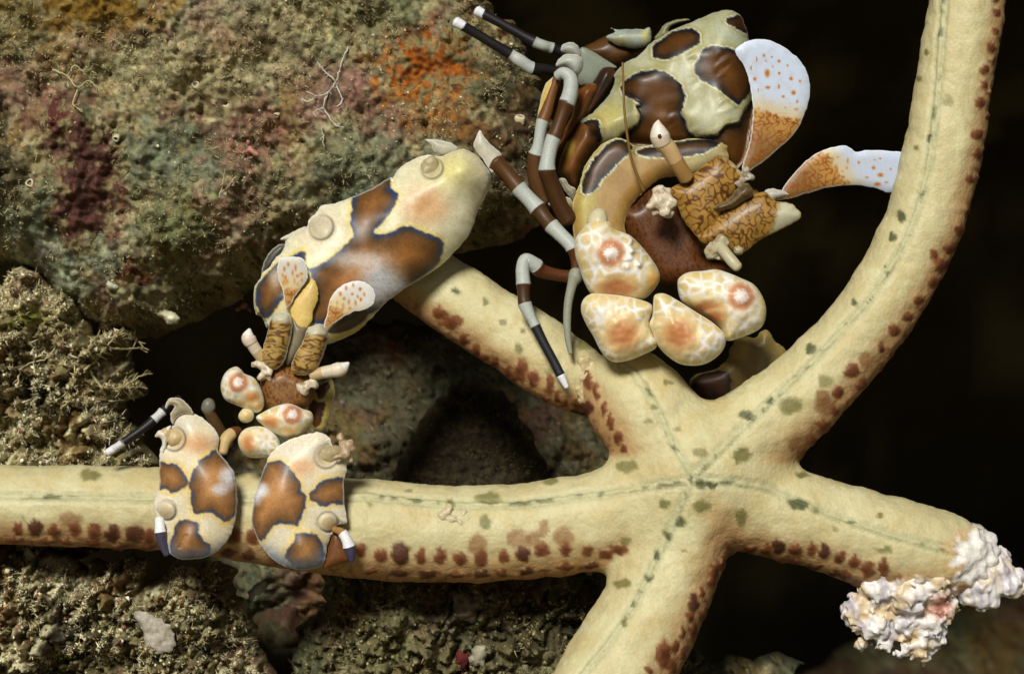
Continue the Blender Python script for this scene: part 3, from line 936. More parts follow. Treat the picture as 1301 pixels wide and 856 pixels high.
def lobe_paint(blobs, rings, seed, net=11.0, ylw=(214, 184, 92)):
    pts = None

    def f(U, V, d):
        C = flatc(U, (226, 214, 192))
        C = mixc(C, ylw, sstep(15, 3, d + 5 * noise3(U / 20, V / 20, seed)) * 0.65)
        C = mixc(C, (216, 196, 150), sstep(-.1, .4, fbm(U / 18, V / 18, seed, 2)) * .6)
        r = np.random.default_rng(int(seed * 10))
        wu, wv = U + 3 * noise3(U / 12, V / 12, seed + 7), V + 3 * noise3(U / 12, V / 12, seed + 9)
        lo, hi = (U.min(), V.min()), (U.max(), V.max())
        gx, gy = np.meshgrid(np.arange(lo[0] - net, hi[0] + 2 * net, net), np.arange(lo[1] - net, hi[1] + 2 * net, net))
        px = (gx + r.uniform(-.48, .48, gx.shape) * net).ravel()
        py = (gy + r.uniform(-.48, .48, gx.shape) * net).ravel()
        f1 = np.full(U.shape, 1e9)
        f2 = np.full(U.shape, 1e9)
        for x, y in zip(px, py):
            q = np.hypot(wu - x, wv - y)
            f2 = np.minimum(f2, np.maximum(f1, q))
            f1 = np.minimum(f1, q)
        cell = f2 - f1
        m = 0.4 + 0.6 * sstep(-0.3, 0.3, fbm(U / 34, V / 34, seed + 3, 2))
        C = mixc(C, (214, 188, 132), sstep(2.0, 7.0, cell) * 0.6 * m)
        C = mixc(C, (236, 236, 240), sstep(4.4, 0.9, cell) * 0.9 * m)
        for (x, y, rx, ry, col) in blobs:
            q = np.hypot((U - x) / rx, (V - y) / ry) + .14 * fbm(U / 14, V / 14, seed + 1, 3)
            C = mixc(C, (222, 196, 140), sstep(1.6, 1.0, q) * 0.9)
            C = mixc(C, col, sstep(1.35, 0.25, q) * 0.95)
        for (x, y, r_) in rings:
            q = np.hypot(U - x, V - y) / r_ + .10 * noise3(U / 6, V / 6, seed + 2)
            C = mixc(C, (232, 222, 210), sstep(1.5, 1.1, q) * 0.7)
            C = mixc(C, (190, 122, 80), sstep(1.25, 0.75, q) * 0.9)
            C = mixc(C, (234, 224, 220), sstep(0.68, 0.35, q + .25 * noise3(U / 2.6, V / 2.6, seed)) * 0.95)
        return mixc(C, (240, 236, 220), sstep(2.6, 0.8, d) * 0.7) * (1 + 0.05 * noise3(U / 2, V / 2, seed))[..., None]
    return f


def lobe_relief(rings, seed, bump=()):
    def f(U, V, d):
        o = 0.02 * fbm(U / 16, V / 16, seed, 2)
        for (x, y, r_) in rings:
            q = np.hypot(U - x, V - y) / r_
            o = o + 0.05 * np.exp(-(q / 1.0) ** 2) + 0.03 * np.exp(-(q / 0.45) ** 2)
        for (x, y, r_) in bump:
            q = np.hypot(U - x, V - y) / r_
            o = o + 0.05 * np.exp(-q * q)
        return o
    return f


# =============== the nearer shrimp at the left, gripping the starfish arm
A = empty('shrimp', W(370, 560, 0.2))
tag(A, 'smaller cream and brown patched shrimp at left, its two paddle claws clasping a starfish arm', 'shrimp')
K4 = lambda pts: crop(310, 150, 2.953, pts)
K5 = lambda pts: crop(250, 330, 3.567, pts)
K6 = lambda pts: crop(120, 480, 3.292, pts)

car_out = K4([(292, 330), (350, 318), (412, 293), (480, 262), (545, 222), (556, 232), (560, 215), (590, 180), (640, 150), (690, 135), (735, 140), (770, 128), (820, 112), (870, 135), (910, 180), (928, 222),
              (915, 275), (880, 340), (852, 420), (830, 455), (785, 505), (738, 552), (650, 610), (580, 655), (520, 705), (475, 755), (420, 805), (350, 838), (300, 852), (250, 840), (150, 810),
              (95, 790), (75, 752), (50, 732), (42, 690), (45, 635), (65, 605), (75, 580), (105, 555), (120, 530), (150, 497), (165, 455), (200, 435), (238, 408), (245, 380), (270, 360)])
car_p1 = K4([(412, 285), (480, 240), (545, 210), (552, 262), (580, 288), (575, 320), (545, 370), (515, 405), (493, 433), (510, 440), (550, 432), (600, 410), (645, 412), (690, 435), (735, 450),
             (748, 482), (738, 530), (715, 562), (660, 608), (560, 672), (505, 720), (465, 740), (400, 740), (330, 770), (256, 770), (256, 715), (276, 655), (262, 600), (247, 573), (262, 568), (300, 548),
             (340, 520), (395, 470), (418, 440), (402, 400), (405, 355)])
car_p2 = K4([(52, 645), (110, 565), (205, 508), (235, 502), (243, 545), (246, 575), (200, 640), (150, 690), (110, 745), (68, 735)])
car_p3 = K4([(318, 800), (350, 765), (400, 740), (450, 722), (468, 735), (450, 765), (400, 795), (345, 810)])


def car_color(U, V, d):
    f = shell_paint((214, 204, 170), [car_p1, car_p2], (224, 218, 184), brown=(88, 60, 30), core=(166, 108, 54), edge=(48, 60, 96), ew=6, cw=30, lw=2.4, seed=1.5,
                    blush=[(540, 262, 42, 34, (200, 146, 96), .8), (575, 215, 40, 38, (216, 206, 130), .7), (408, 290, 60, 40, (222, 206, 178), .8)],
                    whites=[(484, 358, 30, 34, (222, 224, 232), .95), (508, 376, 30, 20, (222, 224, 236), .9), (447, 330, 30, 14, (214, 206, 204), .7), (352, 352, 10, 16, (210, 196, 180), .7)],  # pearly patches, with the shell's soft white sheen painted into the brown
                    rings=[(410, 290, 16, (176, 166, 140)), (549, 214, 14, (158, 146, 114))])
    C = f(U, V, d)
    s = sd(U, V, car_p3)
    C = mixc(C, (74, 56, 44), sstep(-1, 1.5, s))
    C = mixc(C, (112, 96, 84), sstep(4, 12, s) * .7)
    C = mixc(C, (206, 188, 100), np.exp(-((s + 4) / 3) ** 2) * (s < 0) * (V > 405))
    return C


def car_relief(U, V, d):
    o = bosses([(410, 290, 16, 0.05)])(U, V, d)
    o = o + 0.16 * np.exp(-(np.hypot((U - 585) / 26, (V - 212) / 24)) ** 2)          # swollen lobe by the joint
    o = o - 0.10 * np.exp(-((U - 548) ** 2 + (V - 212) ** 2) / 14 ** 2)              # socket of the joint
    dx, dy = U - 470, V - 312
    o = o + 0.07 * np.exp(-((dx * 0.55 + dy * 0.83) / 34) ** 2)                      # keel along the back
    o = o + 0.03 * fbm(U / 40, V / 40, 2.0, 2)
    return o


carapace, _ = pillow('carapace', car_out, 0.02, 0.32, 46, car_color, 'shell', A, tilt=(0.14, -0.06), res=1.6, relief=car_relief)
blob('joint_knob', [(547, 216, 0.05, 13), (550, 206, 0.02, 8), (541, 212, 0.02, 6)], 0.05, 0.04, 7, (172, 158, 122), 'shell', carapace, 0.02)
for tri in (K4([(680, 80), (730, 82), (785, 98), (800, 120), (760, 140), (715, 128), (700, 100)]), K4([(885, 45), (905, 75), (935, 108), (966, 140), (935, 208), (905, 168), (862, 108), (870, 75)])):
    pillow('spine', tri, 0.28, 0.06, 8, shell_paint((176, 170, 150), base2=(196, 190, 176), seed=3.0), 'shell', A, res=1.5)
pillow('spine', K4([(235, 408), (180, 428), (135, 455), (160, 460), (150, 480), (175, 475), (230, 450)]), 0.1, 0.07, 7, shell_paint((200, 190, 156), seed=4), 'shell', A, res=1.5)
pillow('tail_fan', K4([(165, 470), (120, 480), (85, 520), (68, 560), (72, 585), (110, 560), (150, 510)]), 0.2, 0.06, 6, shell_paint((70, 66, 56), seed=4.4), 'shell', A, res=1.5)
# antenna flaps, rostrum, striped stalks
spots1 = [(250 + x / 3.567, 330 + y / 3.567, 2.0, 3.0) for x, y in [(395, 40), (420, 20), (445, 35), (470, 60), (455, 75), (430, 60), (405, 80), (385, 75), (480, 95), (440, 95), (415, 105), (460, 115), (395, 105), (425, 130)]]
spots2 = [(250 + x / 3.567, 330 + y / 3.567, 2.2, 2.6) for x, y in [(650, 150), (680, 130), (710, 120), (740, 135), (700, 160), (730, 165), (665, 180), (690, 190), (720, 195), (745, 185), (640, 190), (630, 215), (660, 215), (690, 220), (760, 155)]]
pillow('antenna_flap', K5([(400, 215), (392, 150), (368, 80), (365, 30), (380, -5), (430, -15), (480, -5), (500, 40), (503, 80), (480, 120), (450, 160), (425, 205)]), -0.60, 0.02, 9,
       flap_paint(spots1, (0, 1, 366), (196, 190, 176), 2.1, scale=4), 'flap', A, res=1.2)
pillow('antenna_flap', K5([(575, 305), (590, 250), (600, 190), (630, 140), (680, 105), (740, 96), (790, 120), (810, 160), (800, 200), (760, 225), (700, 240), (650, 270), (600, 300)]), -0.62, 0.02, 9,
       flap_paint(spots2, (-0.5, 0.86, 121), (206, 202, 196), 3.1, scale=4), 'flap', A, res=1.2)
pillow('rostrum', K5([(425, 200), (460, 150), (500, 110), (525, 90), (547, 120), (549, 180), (530, 230), (515, 290), (470, 330), (440, 320), (428, 250)]), -0.52, 0.06, 12,
       shell_paint((206, 172, 104), base2=(214, 184, 110), rim=(232, 206, 72), rw=3, seed=6), 'shell', A, res=1.3)
stp = dict(scale=4.6, aniso=(0.45, 1.5), thr=0.2)
pillow('striped_stalk', K5([(345, 250), (385, 236), (425, 250), (432, 320), (415, 400), (390, 470), (345, 500), (295, 455), (300, 400), (325, 310)]), -0.60, 0.20, 12,
       maze((170, 138, 72), (84, 50, 20), (190, 184, 160), (0.1, -1, -373), seed=5.0, **stp), 'shell', A, res=1.2, expo=0.5)
pillow('striped_stalk', K5([(520, 300), (560, 290), (593, 330), (590, 380), (570, 440), (540, 505), (480, 525), (430, 505), (440, 440), (480, 370), (500, 315)]), -0.62, 0.20, 12,
       maze((170, 138, 72), (84, 50, 20), (190, 184, 160), (0.1, -1, -385), seed=7.0, **stp), 'shell', A, res=1.2, expo=0.5)
pillow('stalk_sheath', K5([(430, 250), (470, 290), (500, 300), (490, 360), (455, 430), (410, 480), (400, 420), (425, 330)]), -0.50, 0.10, 8, shell_paint((120, 108, 84), seed=8, rim=(160, 150, 120)), 'shell', A, res=1.3)
# mouth region
pillow('mouthparts', K5([(290, 540), (340, 490), (400, 470), (470, 500), (530, 540), (525, 640), (450, 690), (330, 690), (295, 620)]), -0.42, 0.24, 18,
       maze((132, 90, 46), (86, 52, 24), scale=3.2, aniso=(1.2, .6), seed=9, thr=0.14, rim=(132, 90, 46)), 'shell', A, res=1.3)
def ruffle(parent, balls, col=(206, 192, 168)):
    return blob('ruffle', balls, 0.05, 0.03, 9, lambda v: mixc(np.full((len(v), 3), col, float), (150, 126, 100), sstep(0.05, .5, fbm(v[:, 0] * 8, v[:, 1] * 8, v[:, 2] * 8, 2)) * .7), 'flesh', parent, 0.017)
ruffle(A, [(333, 463, -0.62, 7), (340, 472, -0.64, 7), (334, 478, -0.62, 6), (323, 463, -0.62, 4), (342, 482, -0.62, 5), (347, 465, -.62, 5)])
ruffle(A, [(382, 492, -0.66, 6), (390, 490, -0.66, 6), (398, 485, -0.66, 5), (386, 497, -0.66, 5), (401, 489, -0.64, 4)])
st = tube('eye_stalk', [(334, 456, -0.62, 7.5), (326, 446, -0.65, 7.5), (319, 435, -0.68, 8)], [(0.5, (186, 160, 118)), (1, (206, 192, 168))], 'shell', A)
tube('eye', [(319, 436, -0.69, 8.6), (315.5, 428, -0.70, 9), (317, 418, -0.70, 2.0)], [(0.6, (214, 196, 176)), (1, (226, 222, 214))], 'shell', st)
st = tube('eye_stalk', [(396, 477, -0.66, 7), (412, 473, -0.68, 8), (424, 471, -0.70, 8.5)], [(0.5, (186, 160, 118)), (1, (206, 192, 168))], 'shell', A)
tube('eye', [(424, 471, -0.71, 9), (434, 468, -0.72, 9), (443, 461, -0.72, 2)], [(0.6, (216, 200, 180)), (1, (226, 222, 214))], 'shell', st)
# pearly lobes under the mouth
ORG = (186, 120, 72)
def lobe(parent, out, y, T, R, blobs, rings, seed, net=11, bump=(), label=None, res=1.5):
    o, s = pillow('mouth_lobe', out, y, T, R, lobe_paint(blobs, rings, seed, net), 'pearly_lobe', parent, res=res, expo=0.6, relief=lobe_relief(rings, seed, bump))
    return o
lobe(A, K5([(108, 570), (130, 510), (175, 483), (205, 500), (215, 515), (260, 535), (290, 580), (306, 640), (295, 680), (265, 693), (220, 675), (170, 655), (125, 630)]), -0.62, 0.24, 24,
     [(322, 504, 9, 7, ORG), (333, 518, 6, 5, (220, 170, 90))], [(304.5, 485.5, 12)], 3.3, 12)
lobe(A, K5([(268, 715), (300, 690), (350, 665), (410, 650), (450, 660), (480, 675), (520, 690), (528, 730), (500, 770), (470, 800), (410, 810), (360, 790), (300, 750)]), -0.66, 0.22, 22,
     [(345, 536, 11, 8, ORG), (370, 545, 10, 5, (220, 176, 110))], [(373, 526, 12)], 4.3, 12)
lobe(A, K6([(600, 260), (620, 220), (660, 203), (710, 205), (755, 235), (780, 280), (765, 315), (720, 332), (650, 332), (615, 308)]), -0.70, 0.20, 20, [(317, 563, 9, 12, ORG)], [], 5.3, 8)
lobe(A, K5([(188, 705), (205, 678), (225, 672), (250, 682), (260, 705), (248, 730), (220, 738), (196, 728)]), -0.64, 0.10, 9, [], [], 6.3, 30)
# plate half hidden behind the mouth
pillow('rear_plate', K5([(515, 605), (560, 560), (610, 538), (626, 600), (612, 680), (572, 772), (530, 765), (500, 690)]), -0.1, 0.10, 14,
       shell_paint((170, 150, 92), [K5([(535, 590), (570, 560), (600, 555), (595, 600), (560, 630)]), K5([(510, 620), (550, 640), (585, 650), (575, 700), (555, 755), (520, 740), (505, 680)])],
                   brown=(96, 54, 22), core=(110, 62, 26), edge=(52, 52, 60), ew=3, seed=11), 'shell', A, res=1.4)
# claws
lc_out = K6([(320, 215), (345, 165), (380, 148), (420, 150), (460, 172), (500, 210), (523, 252), (517, 300), (548, 345), (582, 390), (595, 450), (597, 530), (588, 600), (568, 660), (530, 710),
             (480, 745), (420, 757), (360, 757), (318, 735), (306, 690), (303, 640), (290, 600), (265, 578), (246, 540), (258, 490), (272, 450), (270, 400), (270, 360), (275, 300), (300, 250)])
lc_pat = [K6([(262, 358), (330, 355), (365, 372), (390, 410), (399, 440), (380, 460), (335, 478), (300, 465), (262, 455)]),
          K6([(505, 302), (530, 315), (570, 345), (602, 390), (610, 450), (610, 530), (590, 575), (548, 602), (520, 580), (490, 560), (430, 565), (413, 530), (410, 480), (401, 440), (420, 390), (440, 345), (475, 318)]),
          K6([(345, 610), (370, 592), (410, 590), (438, 605), (445, 650), (480, 690), (492, 718), (450, 752), (360, 765), (325, 745), (318, 690), (335, 650)])]
rc_out = K6([(740, 310), (790, 270), (850, 245), (910, 230), (945, 228), (985, 250), (995, 285), (1030, 300), (1052, 350), (1054, 390), (1045, 430), (1045, 510), (1052, 560), (1056, 605), (1030, 612),
             (1008, 625), (990, 660), (975, 700), (965, 760), (940, 790), (880, 802), (820, 795), (760, 770), (710, 720), (680, 670), (662, 620), (658, 580), (670, 500), (690, 430), (715, 360)])
rc_pat = [K6([(728, 352), (775, 342), (810, 360), (840, 400), (860, 420), (870, 460), (893, 495), (885, 540), (862, 600), (845, 615), (800, 605), (760, 612), (730, 650), (700, 678), (674, 662),
              (648, 600), (660, 500), (680, 430), (705, 375)]),
          K6([(901, 492), (925, 455), (960, 425), (1000, 418), (1060, 425), (1060, 520), (1000, 525), (970, 535), (930, 520)]),
          K6([(850, 645), (880, 640), (930, 650), (955, 690), (964, 740), (940, 795), (880, 812), (830, 785), (800, 740), (820, 700), (840, 670)])]
CLAW = dict(base=(218, 204, 172), base2=(222, 212, 188), brown=(108, 74, 42), core=(182, 130, 80), edge=(58, 70, 100), ew=4.0, cw=18, lw=2.6, line=(226, 188, 88), rw=2.4)
WHT = (226, 224, 232)
claw, _ = pillow('claw', lc_out, -0.78, 0.16, 34,
                 shell_paint(patches=lc_pat, seed=21, whites=[(291, 606, 12, 17, WHT, .95), (281, 621, 12, 8, WHT, .8)], tip=(700, (112, 126, 152)), blush=[(252, 563, 32, 18, (204, 142, 92), .7), (230, 535, 30, 20, (204, 196, 180), .8)],
                             rings=[(213, 648, 12, (176, 150, 104)), (222, 557, 15, (178, 158, 118))], **CLAW), 'shell', A, res=1.3,
                 relief=lambda U, V, d: bosses([(213, 648, 12, 0.04)])(U, V, d) + 0.10 * np.exp(-np.hypot((U - 268) / 30, (V - 615) / 34) ** 2) + 0.07 * np.exp(-np.hypot((U - 242) / 18, (V - 688) / 20) ** 2)
                 - 0.09 * np.exp(-((U - 222) ** 2 + (V - 557) ** 2) / 13 ** 2) - 0.03 * np.exp(-(np.abs((U - 234) * 0.9 + (V - 686) * 0.42) / 2.0) ** 2) * (np.abs(V - 686) < 9))
blob('claw_joint', [(224, 556, -0.76, 13), (211, 550, -0.82, 7)], 0.06, 0.02, 6, (190, 166, 122), 'shell', claw, 0.018)
pillow('claw_hook', K6([(295, 120), (310, 90), (350, 82), (390, 110), (415, 150), (380, 150), (345, 165), (325, 195), (318, 150), (335, 120), (315, 112), (300, 130)]), -0.82, 0.06, 8, shell_paint((150, 138, 108), base2=(176, 160, 128), seed=2), 'shell', claw, res=1.3)
pillow('claw_hook', K6([(252, 245), (262, 225), (290, 215), (320, 200), (310, 250), (300, 290), (285, 310), (280, 255)]), -0.84, 0.06, 7, shell_paint((196, 178, 146), base2=(220, 210, 190), seed=2.5), 'shell', claw, res=1.3)
claw, _ = pillow('claw', rc_out, -0.80, 0.16, 34,
                 shell_paint(patches=rc_pat, seed=23, whites=[(332, 622, 12, 11, WHT, .95), (326, 632, 8, 10, WHT, .8)], tip=(706, (112, 126, 152)), blush=[(380, 592, 32, 18, (206, 146, 98), .7), (372, 570, 40, 16, (208, 200, 182), .7)],
                             rings=[(418, 663, 12, (176, 150, 104)), (415, 579, 15, (170, 150, 112))], **CLAW), 'shell', A, res=1.3,
                 relief=lambda U, V, d: bosses([(418, 663, 12, 0.04)])(U, V, d) + 0.11 * np.exp(-np.hypot((U - 360) / 32, (V - 630) / 36) ** 2) + 0.08 * np.exp(-np.hypot((U - 386) / 20, (V - 697) / 22) ** 2)
                 - 0.09 * np.exp(-((U - 416) ** 2 + (V - 578) ** 2) / 14 ** 2))
blob('claw_joint', [(415, 580, -0.76, 14), (426, 574, -0.84, 8)], 0.06, 0.02, 6, (160, 142, 108), 'shell', claw, 0.018)
ruffle(claw, [(436, 566, -0.92, 6), (444, 562, -0.92, 5), (440, 575, -0.95, 7), (432, 556, -0.9, 5), (446, 572, -0.92, 4), (430, 580, -0.98, 5), (447, 584, -0.93, 4), (433, 550, -0.9, 2.5)], (176, 152, 120))
# walking legs
DK, WH, BRN, GRY = (26, 22, 24), (196, 194, 194), (112, 62, 24), (150, 150, 138)
leg = tube('leg', [(228, 508, -0.2, 6.5), (215, 515, -0.3, 6), (190, 538, -0.4, 6), (165, 556, -0.45, 5.5), (144, 570, -0.5, 5)], [(0.25, DK), (0.40, WH), (0.86, DK), (1, WH)], 'leg_shell', A)
tube('foot', [(143, 571, -0.5, 5.2), (136, 575, -0.52, 4.5)], [(1, (220, 216, 220))], 'leg_shell', leg)
leg = tube('leg', [(203, 640, -0.72, 5), (203, 666, -0.80, 7), (204, 678, -0.82, 7), (207, 692, -0.8, 6), (212, 704, -0.78, 4)], [(0.28, (190, 180, 150)), (0.55, (226, 226, 230)), (1, (70, 66, 84))], 'leg_shell', A)
leg = tube('leg', [(424, 672, -0.85, 4), (434, 676, -0.9, 6), (441, 687, -0.92, 7.5), (445, 700, -0.9, 7), (447, 712, -0.86, 3)], [(0.25, (150, 110, 60)), (0.62, (226, 226, 230)), (1, (74, 70, 100))], 'leg_shell', A)
pillow('leg_base', K6([(1000, 618), (1025, 640), (1050, 700), (1062, 760), (1010, 785), (960, 790), (972, 730), (988, 660)]), -0.74, 0.08, 9, shell_paint((104, 62, 30), base2=(120, 78, 40), seed=9, rim=(140, 110, 70)), 'shell', A, res=1.5)
tube('leg', [(303, 548, -0.5, 7), (294, 551, -0.6, 8), (286, 560, -0.66, 8), (283, 575, -0.7, 6)], [(0.25, (96, 60, 30)), (1, (190, 162, 112))], 'leg_shell', A)
blob('knee', [(265, 518, -0.3, 9), (266, 512, -0.3, 7)], 0.05, 0.01, 6, (112, 110, 96), 'shell', A, 0.02)
tube('leg', [(265, 522, -0.3, 7), (275, 540, -0.2, 8), (290, 565, 0.0, 8)], [(1, (90, 66, 40))], 'leg_shell', A)

# =============== the larger shrimp at the right
Bq = empty('shrimp', W(850, 420, 0.4))
tag(Bq, 'larger dark-spotted shrimp at upper right with raised white antenna flaps and four big pearly lobes', 'shrimp')
T1 = lambda pts: crop(700, 0, 5.004, pts)
T2 = lambda pts: crop(700, 120, 5.004, pts)
T3 = lambda pts: crop(560, 0, 5.004, pts)
T4 = lambda pts: crop(620, 150, 5.004, pts)
T5 = lambda pts: crop(800, 180, 5.004, pts)
T6 = lambda pts: crop(700, 250, 3.723, pts)
T8 = lambda pts: crop(860, 400, 6.115, pts)
R2 = lambda pts: crop(800, 0, 3.17, pts)
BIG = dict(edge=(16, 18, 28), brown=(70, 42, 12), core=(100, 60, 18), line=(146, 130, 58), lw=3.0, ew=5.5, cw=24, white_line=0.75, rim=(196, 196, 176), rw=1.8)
up_out = [(736, 156), (752, 144), (766, 130), (778, 114), (781, 100), (780, 95), (791, 82), (800, 76), (812, 70), (828, 54), (850, 40), (872, 30), (892, 22), (912, 14), (926, 12), (936, 15), (944, 22),
          (950, 40), (954, 62), (955, 100), (957, 130), (954, 160), (948, 192), (940, 212), (925, 216), (880, 196), (840, 190), (800, 186), (768, 186), (745, 174)]
up_pat = [T1([(640, 330), (650, 290), (700, 250), (770, 205), (850, 185), (910, 195), (940, 235), (935, 280), (880, 330), (800, 370), (740, 390), (680, 385), (645, 370)]),
          T1([(903, 460), (915, 400), (950, 340), (1010, 312), (1090, 318), (1160, 335), (1210, 380), (1262, 450), (1280, 540), (1245, 620), (1185, 682), (1150, 670), (1090, 620), (1040, 580), (960, 540), (915, 500)]),
          T1([(445, 590), (455, 530), (520, 490), (600, 462), (660, 460), (720, 480), (790, 530), (830, 590), (842, 640), (820, 725), (850, 790), (885, 868), (1020, 875), (1060, 850), (1100, 810), (1180, 790),
              (1225, 700), (1320, 640), (1350, 1150), (420, 1150), (425, 900), (490, 835), (545, 795), (553, 745), (530, 690), (555, 675), (500, 640)]),
          T1([(1108, 140), (1140, 110), (1190, 93), (1240, 100), (1275, 200), (1235, 218), (1180, 195), (1130, 170)]),
          T1([(180, 790), (296, 772), (306, 830), (322, 893), (300, 930), (200, 930)])]
thorax, _ = pillow('abdomen', up_out, 0.95, 0.42, 44, shell_paint((158, 154, 114), up_pat, (178, 176, 146), seed=31, blush=[(930, 40, 40, 30, (176, 182, 160), .9), (770, 150, 30, 26, (186, 170, 92), .7)], **BIG),  # cream dimmed in the colour itself, for its distance from the flash
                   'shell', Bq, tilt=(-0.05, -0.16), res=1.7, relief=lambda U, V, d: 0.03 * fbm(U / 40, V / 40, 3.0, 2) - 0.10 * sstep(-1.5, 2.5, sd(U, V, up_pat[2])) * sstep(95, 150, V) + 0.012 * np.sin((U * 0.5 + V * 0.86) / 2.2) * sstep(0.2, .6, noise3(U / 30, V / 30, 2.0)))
lp_out = T2([(430, 275), (480, 288), (530, 322), (560, 330), (620, 322), (700, 305), (900, 280), (1000, 280), (1090, 290), (1112, 300), (1142, 325), (1122, 360), (1135, 405), (1050, 440), (900, 515), (780, 522),
             (690, 540), (640, 575), (580, 630), (530, 680), (495, 745), (470, 830), (480, 960), (400, 1050), (220, 1060), (150, 960), (138, 780), (135, 700), (160, 620), (185, 560), (205, 480), (250, 400), (310, 330), (375, 288)])
lp_pat = [T2([(195, 620), (200, 570), (230, 480), (280, 400), (340, 335), (400, 290), (450, 285), (527, 330), (500, 370), (440, 430), (380, 490), (330, 540), (290, 600), (250, 630), (215, 637)]),
          T2([(543, 370), (570, 345), (640, 328), (760, 305), (900, 283), (1000, 283), (1085, 297), (1030, 345), (960, 375), (850, 400), (700, 402), (600, 397)])]
head, _ = pillow('carapace', lp_out, 0.55, 0.12, 16, shell_paint((150, 114, 58), lp_pat, (164, 132, 74), seed=33, blush=[(745, 255, 20, 70, (176, 162, 84), .9), (900, 200, 60, 30, (180, 176, 136), .8)],
                                                                 **{**BIG, 'rim': (226, 216, 150), 'rw': 2.4, 'white_line': 0.95}), 'shell', Bq, tilt=(0.0, -0.12), res=1.7)
SEG = dict(edge=(40, 24, 14), brown=(92, 54, 22), core=(118, 74, 30))
pillow('abdomen_segment', T2([(175, 180), (240, 165), (292, 180), (310, 260), (322, 300), (260, 390), (210, 480), (165, 600), (110, 570), (45, 500), (70, 380), (130, 260)]), 0.95, 0.35, 26,
       shell_paint((112, 70, 30), base2=(92, 56, 24), seed=35, rim=None, blush=[(722, 185, 10, 20, (184, 160, 70), .9), (754, 165, 10, 18, (30, 26, 24), .9)]), 'shell', Bq, res=1.7)
pillow('abdomen_segment', T3([(880, 560), (960, 530), (1010, 560), (960, 660), (900, 770), (850, 850), (780, 930), (720, 1000), (690, 960), (760, 860), (830, 740)]), 1.0, 0.25, 16,
       shell_paint((126, 72, 24), base2=(104, 58, 20), seed=36, rim=(150, 104, 50), rw=1.2), 'shell', Bq, res=1.7)
pillow('abdomen_segment', T3([(1000, 470), (1050, 430), (1110, 440), (1095, 520), (1020, 640), (920, 760), (870, 790), (930, 660)]), 1.05, 0.22, 16, shell_paint((60, 34, 16), base2=(44, 28, 18), seed=37, rim=(60, 50, 46)), 'shell', Bq, res=1.7)
pillow('tail_fan', T1([(170, 330), (250, 280), (360, 228), (430, 250), (520, 300), (620, 290), (560, 350), (470, 410), (420, 430), (350, 425), (270, 390)]), 1.7, 0.2, 16,
       shell_paint((84, 56, 26), base2=(70, 46, 22), seed=38, rim=None), 'shell', Bq, res=1.7)
pillow('tail_plate', T1([(375, 180), (440, 190), (560, 185), (590, 190), (632, 178), (637, 260), (610, 295), (540, 312), (470, 300), (400, 280), (352, 235), (412, 205)]), 1.45, 0.10, 10,
       shell_paint((150, 156, 140), base2=(128, 134, 124), seed=39, rim=(186, 196, 186), blush=[(820, 45, 8, 16, (190, 180, 110), .8), (785, 55, 20, 8, (140, 120, 60), .6)]), 'shell', Bq, res=1.5)
pillow('tail_plate', T1([(660, 255), (680, 210), (720, 160), (780, 130), (860, 122), (885, 130), (830, 145), (770, 165), (745, 200), (780, 215), (740, 240)]), 1.4, 0.08, 8, shell_paint((120, 118, 84), seed=40, rim=(150, 150, 110)), 'shell', Bq, res=1.4)
pillow('fin', T3([(885, 310), (960, 325), (1040, 375), (1120, 430), (1050, 440), (985, 505), (960, 540), (890, 545), (870, 480)]), 1.5, 0.03, 8, shell_paint((150, 158, 140), seed=41, rim=(160, 165, 150)), 'fin', Bq, res=1.7)
# head: brown face, striped stalks, eyes, flaps
pillow('face', T5([(-60, 420), (30, 380), (95, 315), (160, 295), (300, 330), (440, 500), (490, 640), (480, 740), (600, 770), (640, 830), (430, 900), (200, 900), (80, 760), (0, 620), (-60, 520)]), 0.62, 0.2, 20,
       maze((96, 54, 22), (54, 28, 10), scale=2.8, aniso=(1.3, .5), seed=12, thr=0.12, rim=(100, 54, 22)), 'shell', Bq, res=1.5)
mz = dict(scale=5.4, thr=0.17)
pillow('striped_stalk', T5([(258, 300), (310, 268), (400, 208), (490, 130), (555, 90), (620, 105), (690, 170), (742, 240), (700, 300), (650, 350), (640, 400), (600, 470), (520, 560), (440, 610), (390, 560), (330, 480), (300, 400), (265, 350)]), 0.12, 0.13, 24,
       maze((156, 116, 50), (78, 42, 14), (190, 184, 162), (0.75, -0.66, 559), seed=14, rim=(150, 120, 66), **mz), 'shell', Bq, res=1.3)
pillow('striped_stalk', T5([(480, 560), (560, 480), (640, 415), (720, 365), (800, 335), (860, 318), (930, 378), (1010, 388), (1062, 420), (1092, 480), (1000, 540), (900, 590), (820, 630), (760, 682), (700, 712), (640, 690), (570, 650), (480, 650), (430, 600)]), 0.08, 0.12, 24,
       maze((150, 112, 48), (76, 42, 14), (182, 178, 152), (0.95, 0.3, 1018.5), seed=16, rim=(150, 120, 66), **mz), 'shell', Bq, res=1.3)
pillow('head_plate', T5([(330, 380), (420, 560), (470, 660), (600, 660), (740, 540), (850, 400), (800, 300), (700, 260), (600, 320), (450, 360)]), 0.28, 0.10, 18, maze((140, 102, 44), (70, 38, 14), scale=4.4, seed=19, rim=(100, 76, 40)), 'shell', Bq, res=1.4)
pillow('stalk_sheath', T5([(620, 370), (680, 300), (750, 260), (785, 335), (720, 380), (660, 420), (560, 440), (530, 415)]), 0.0, 0.14, 10, maze((104, 86, 56), (80, 60, 34), scale=4, seed=18, rim=(130, 120, 90)), 'shell', Bq, res=1.4)
ruffle(Bq, [(838, 242, -0.05, 8), (836, 255, -0.1, 10), (828, 262, -0.1, 7), (845, 266, -0.12, 9), (853, 258, -0.1, 7), (846, 247, -.08, 8), (834, 270, -.05, 5), (852, 272, -.08, 5)])
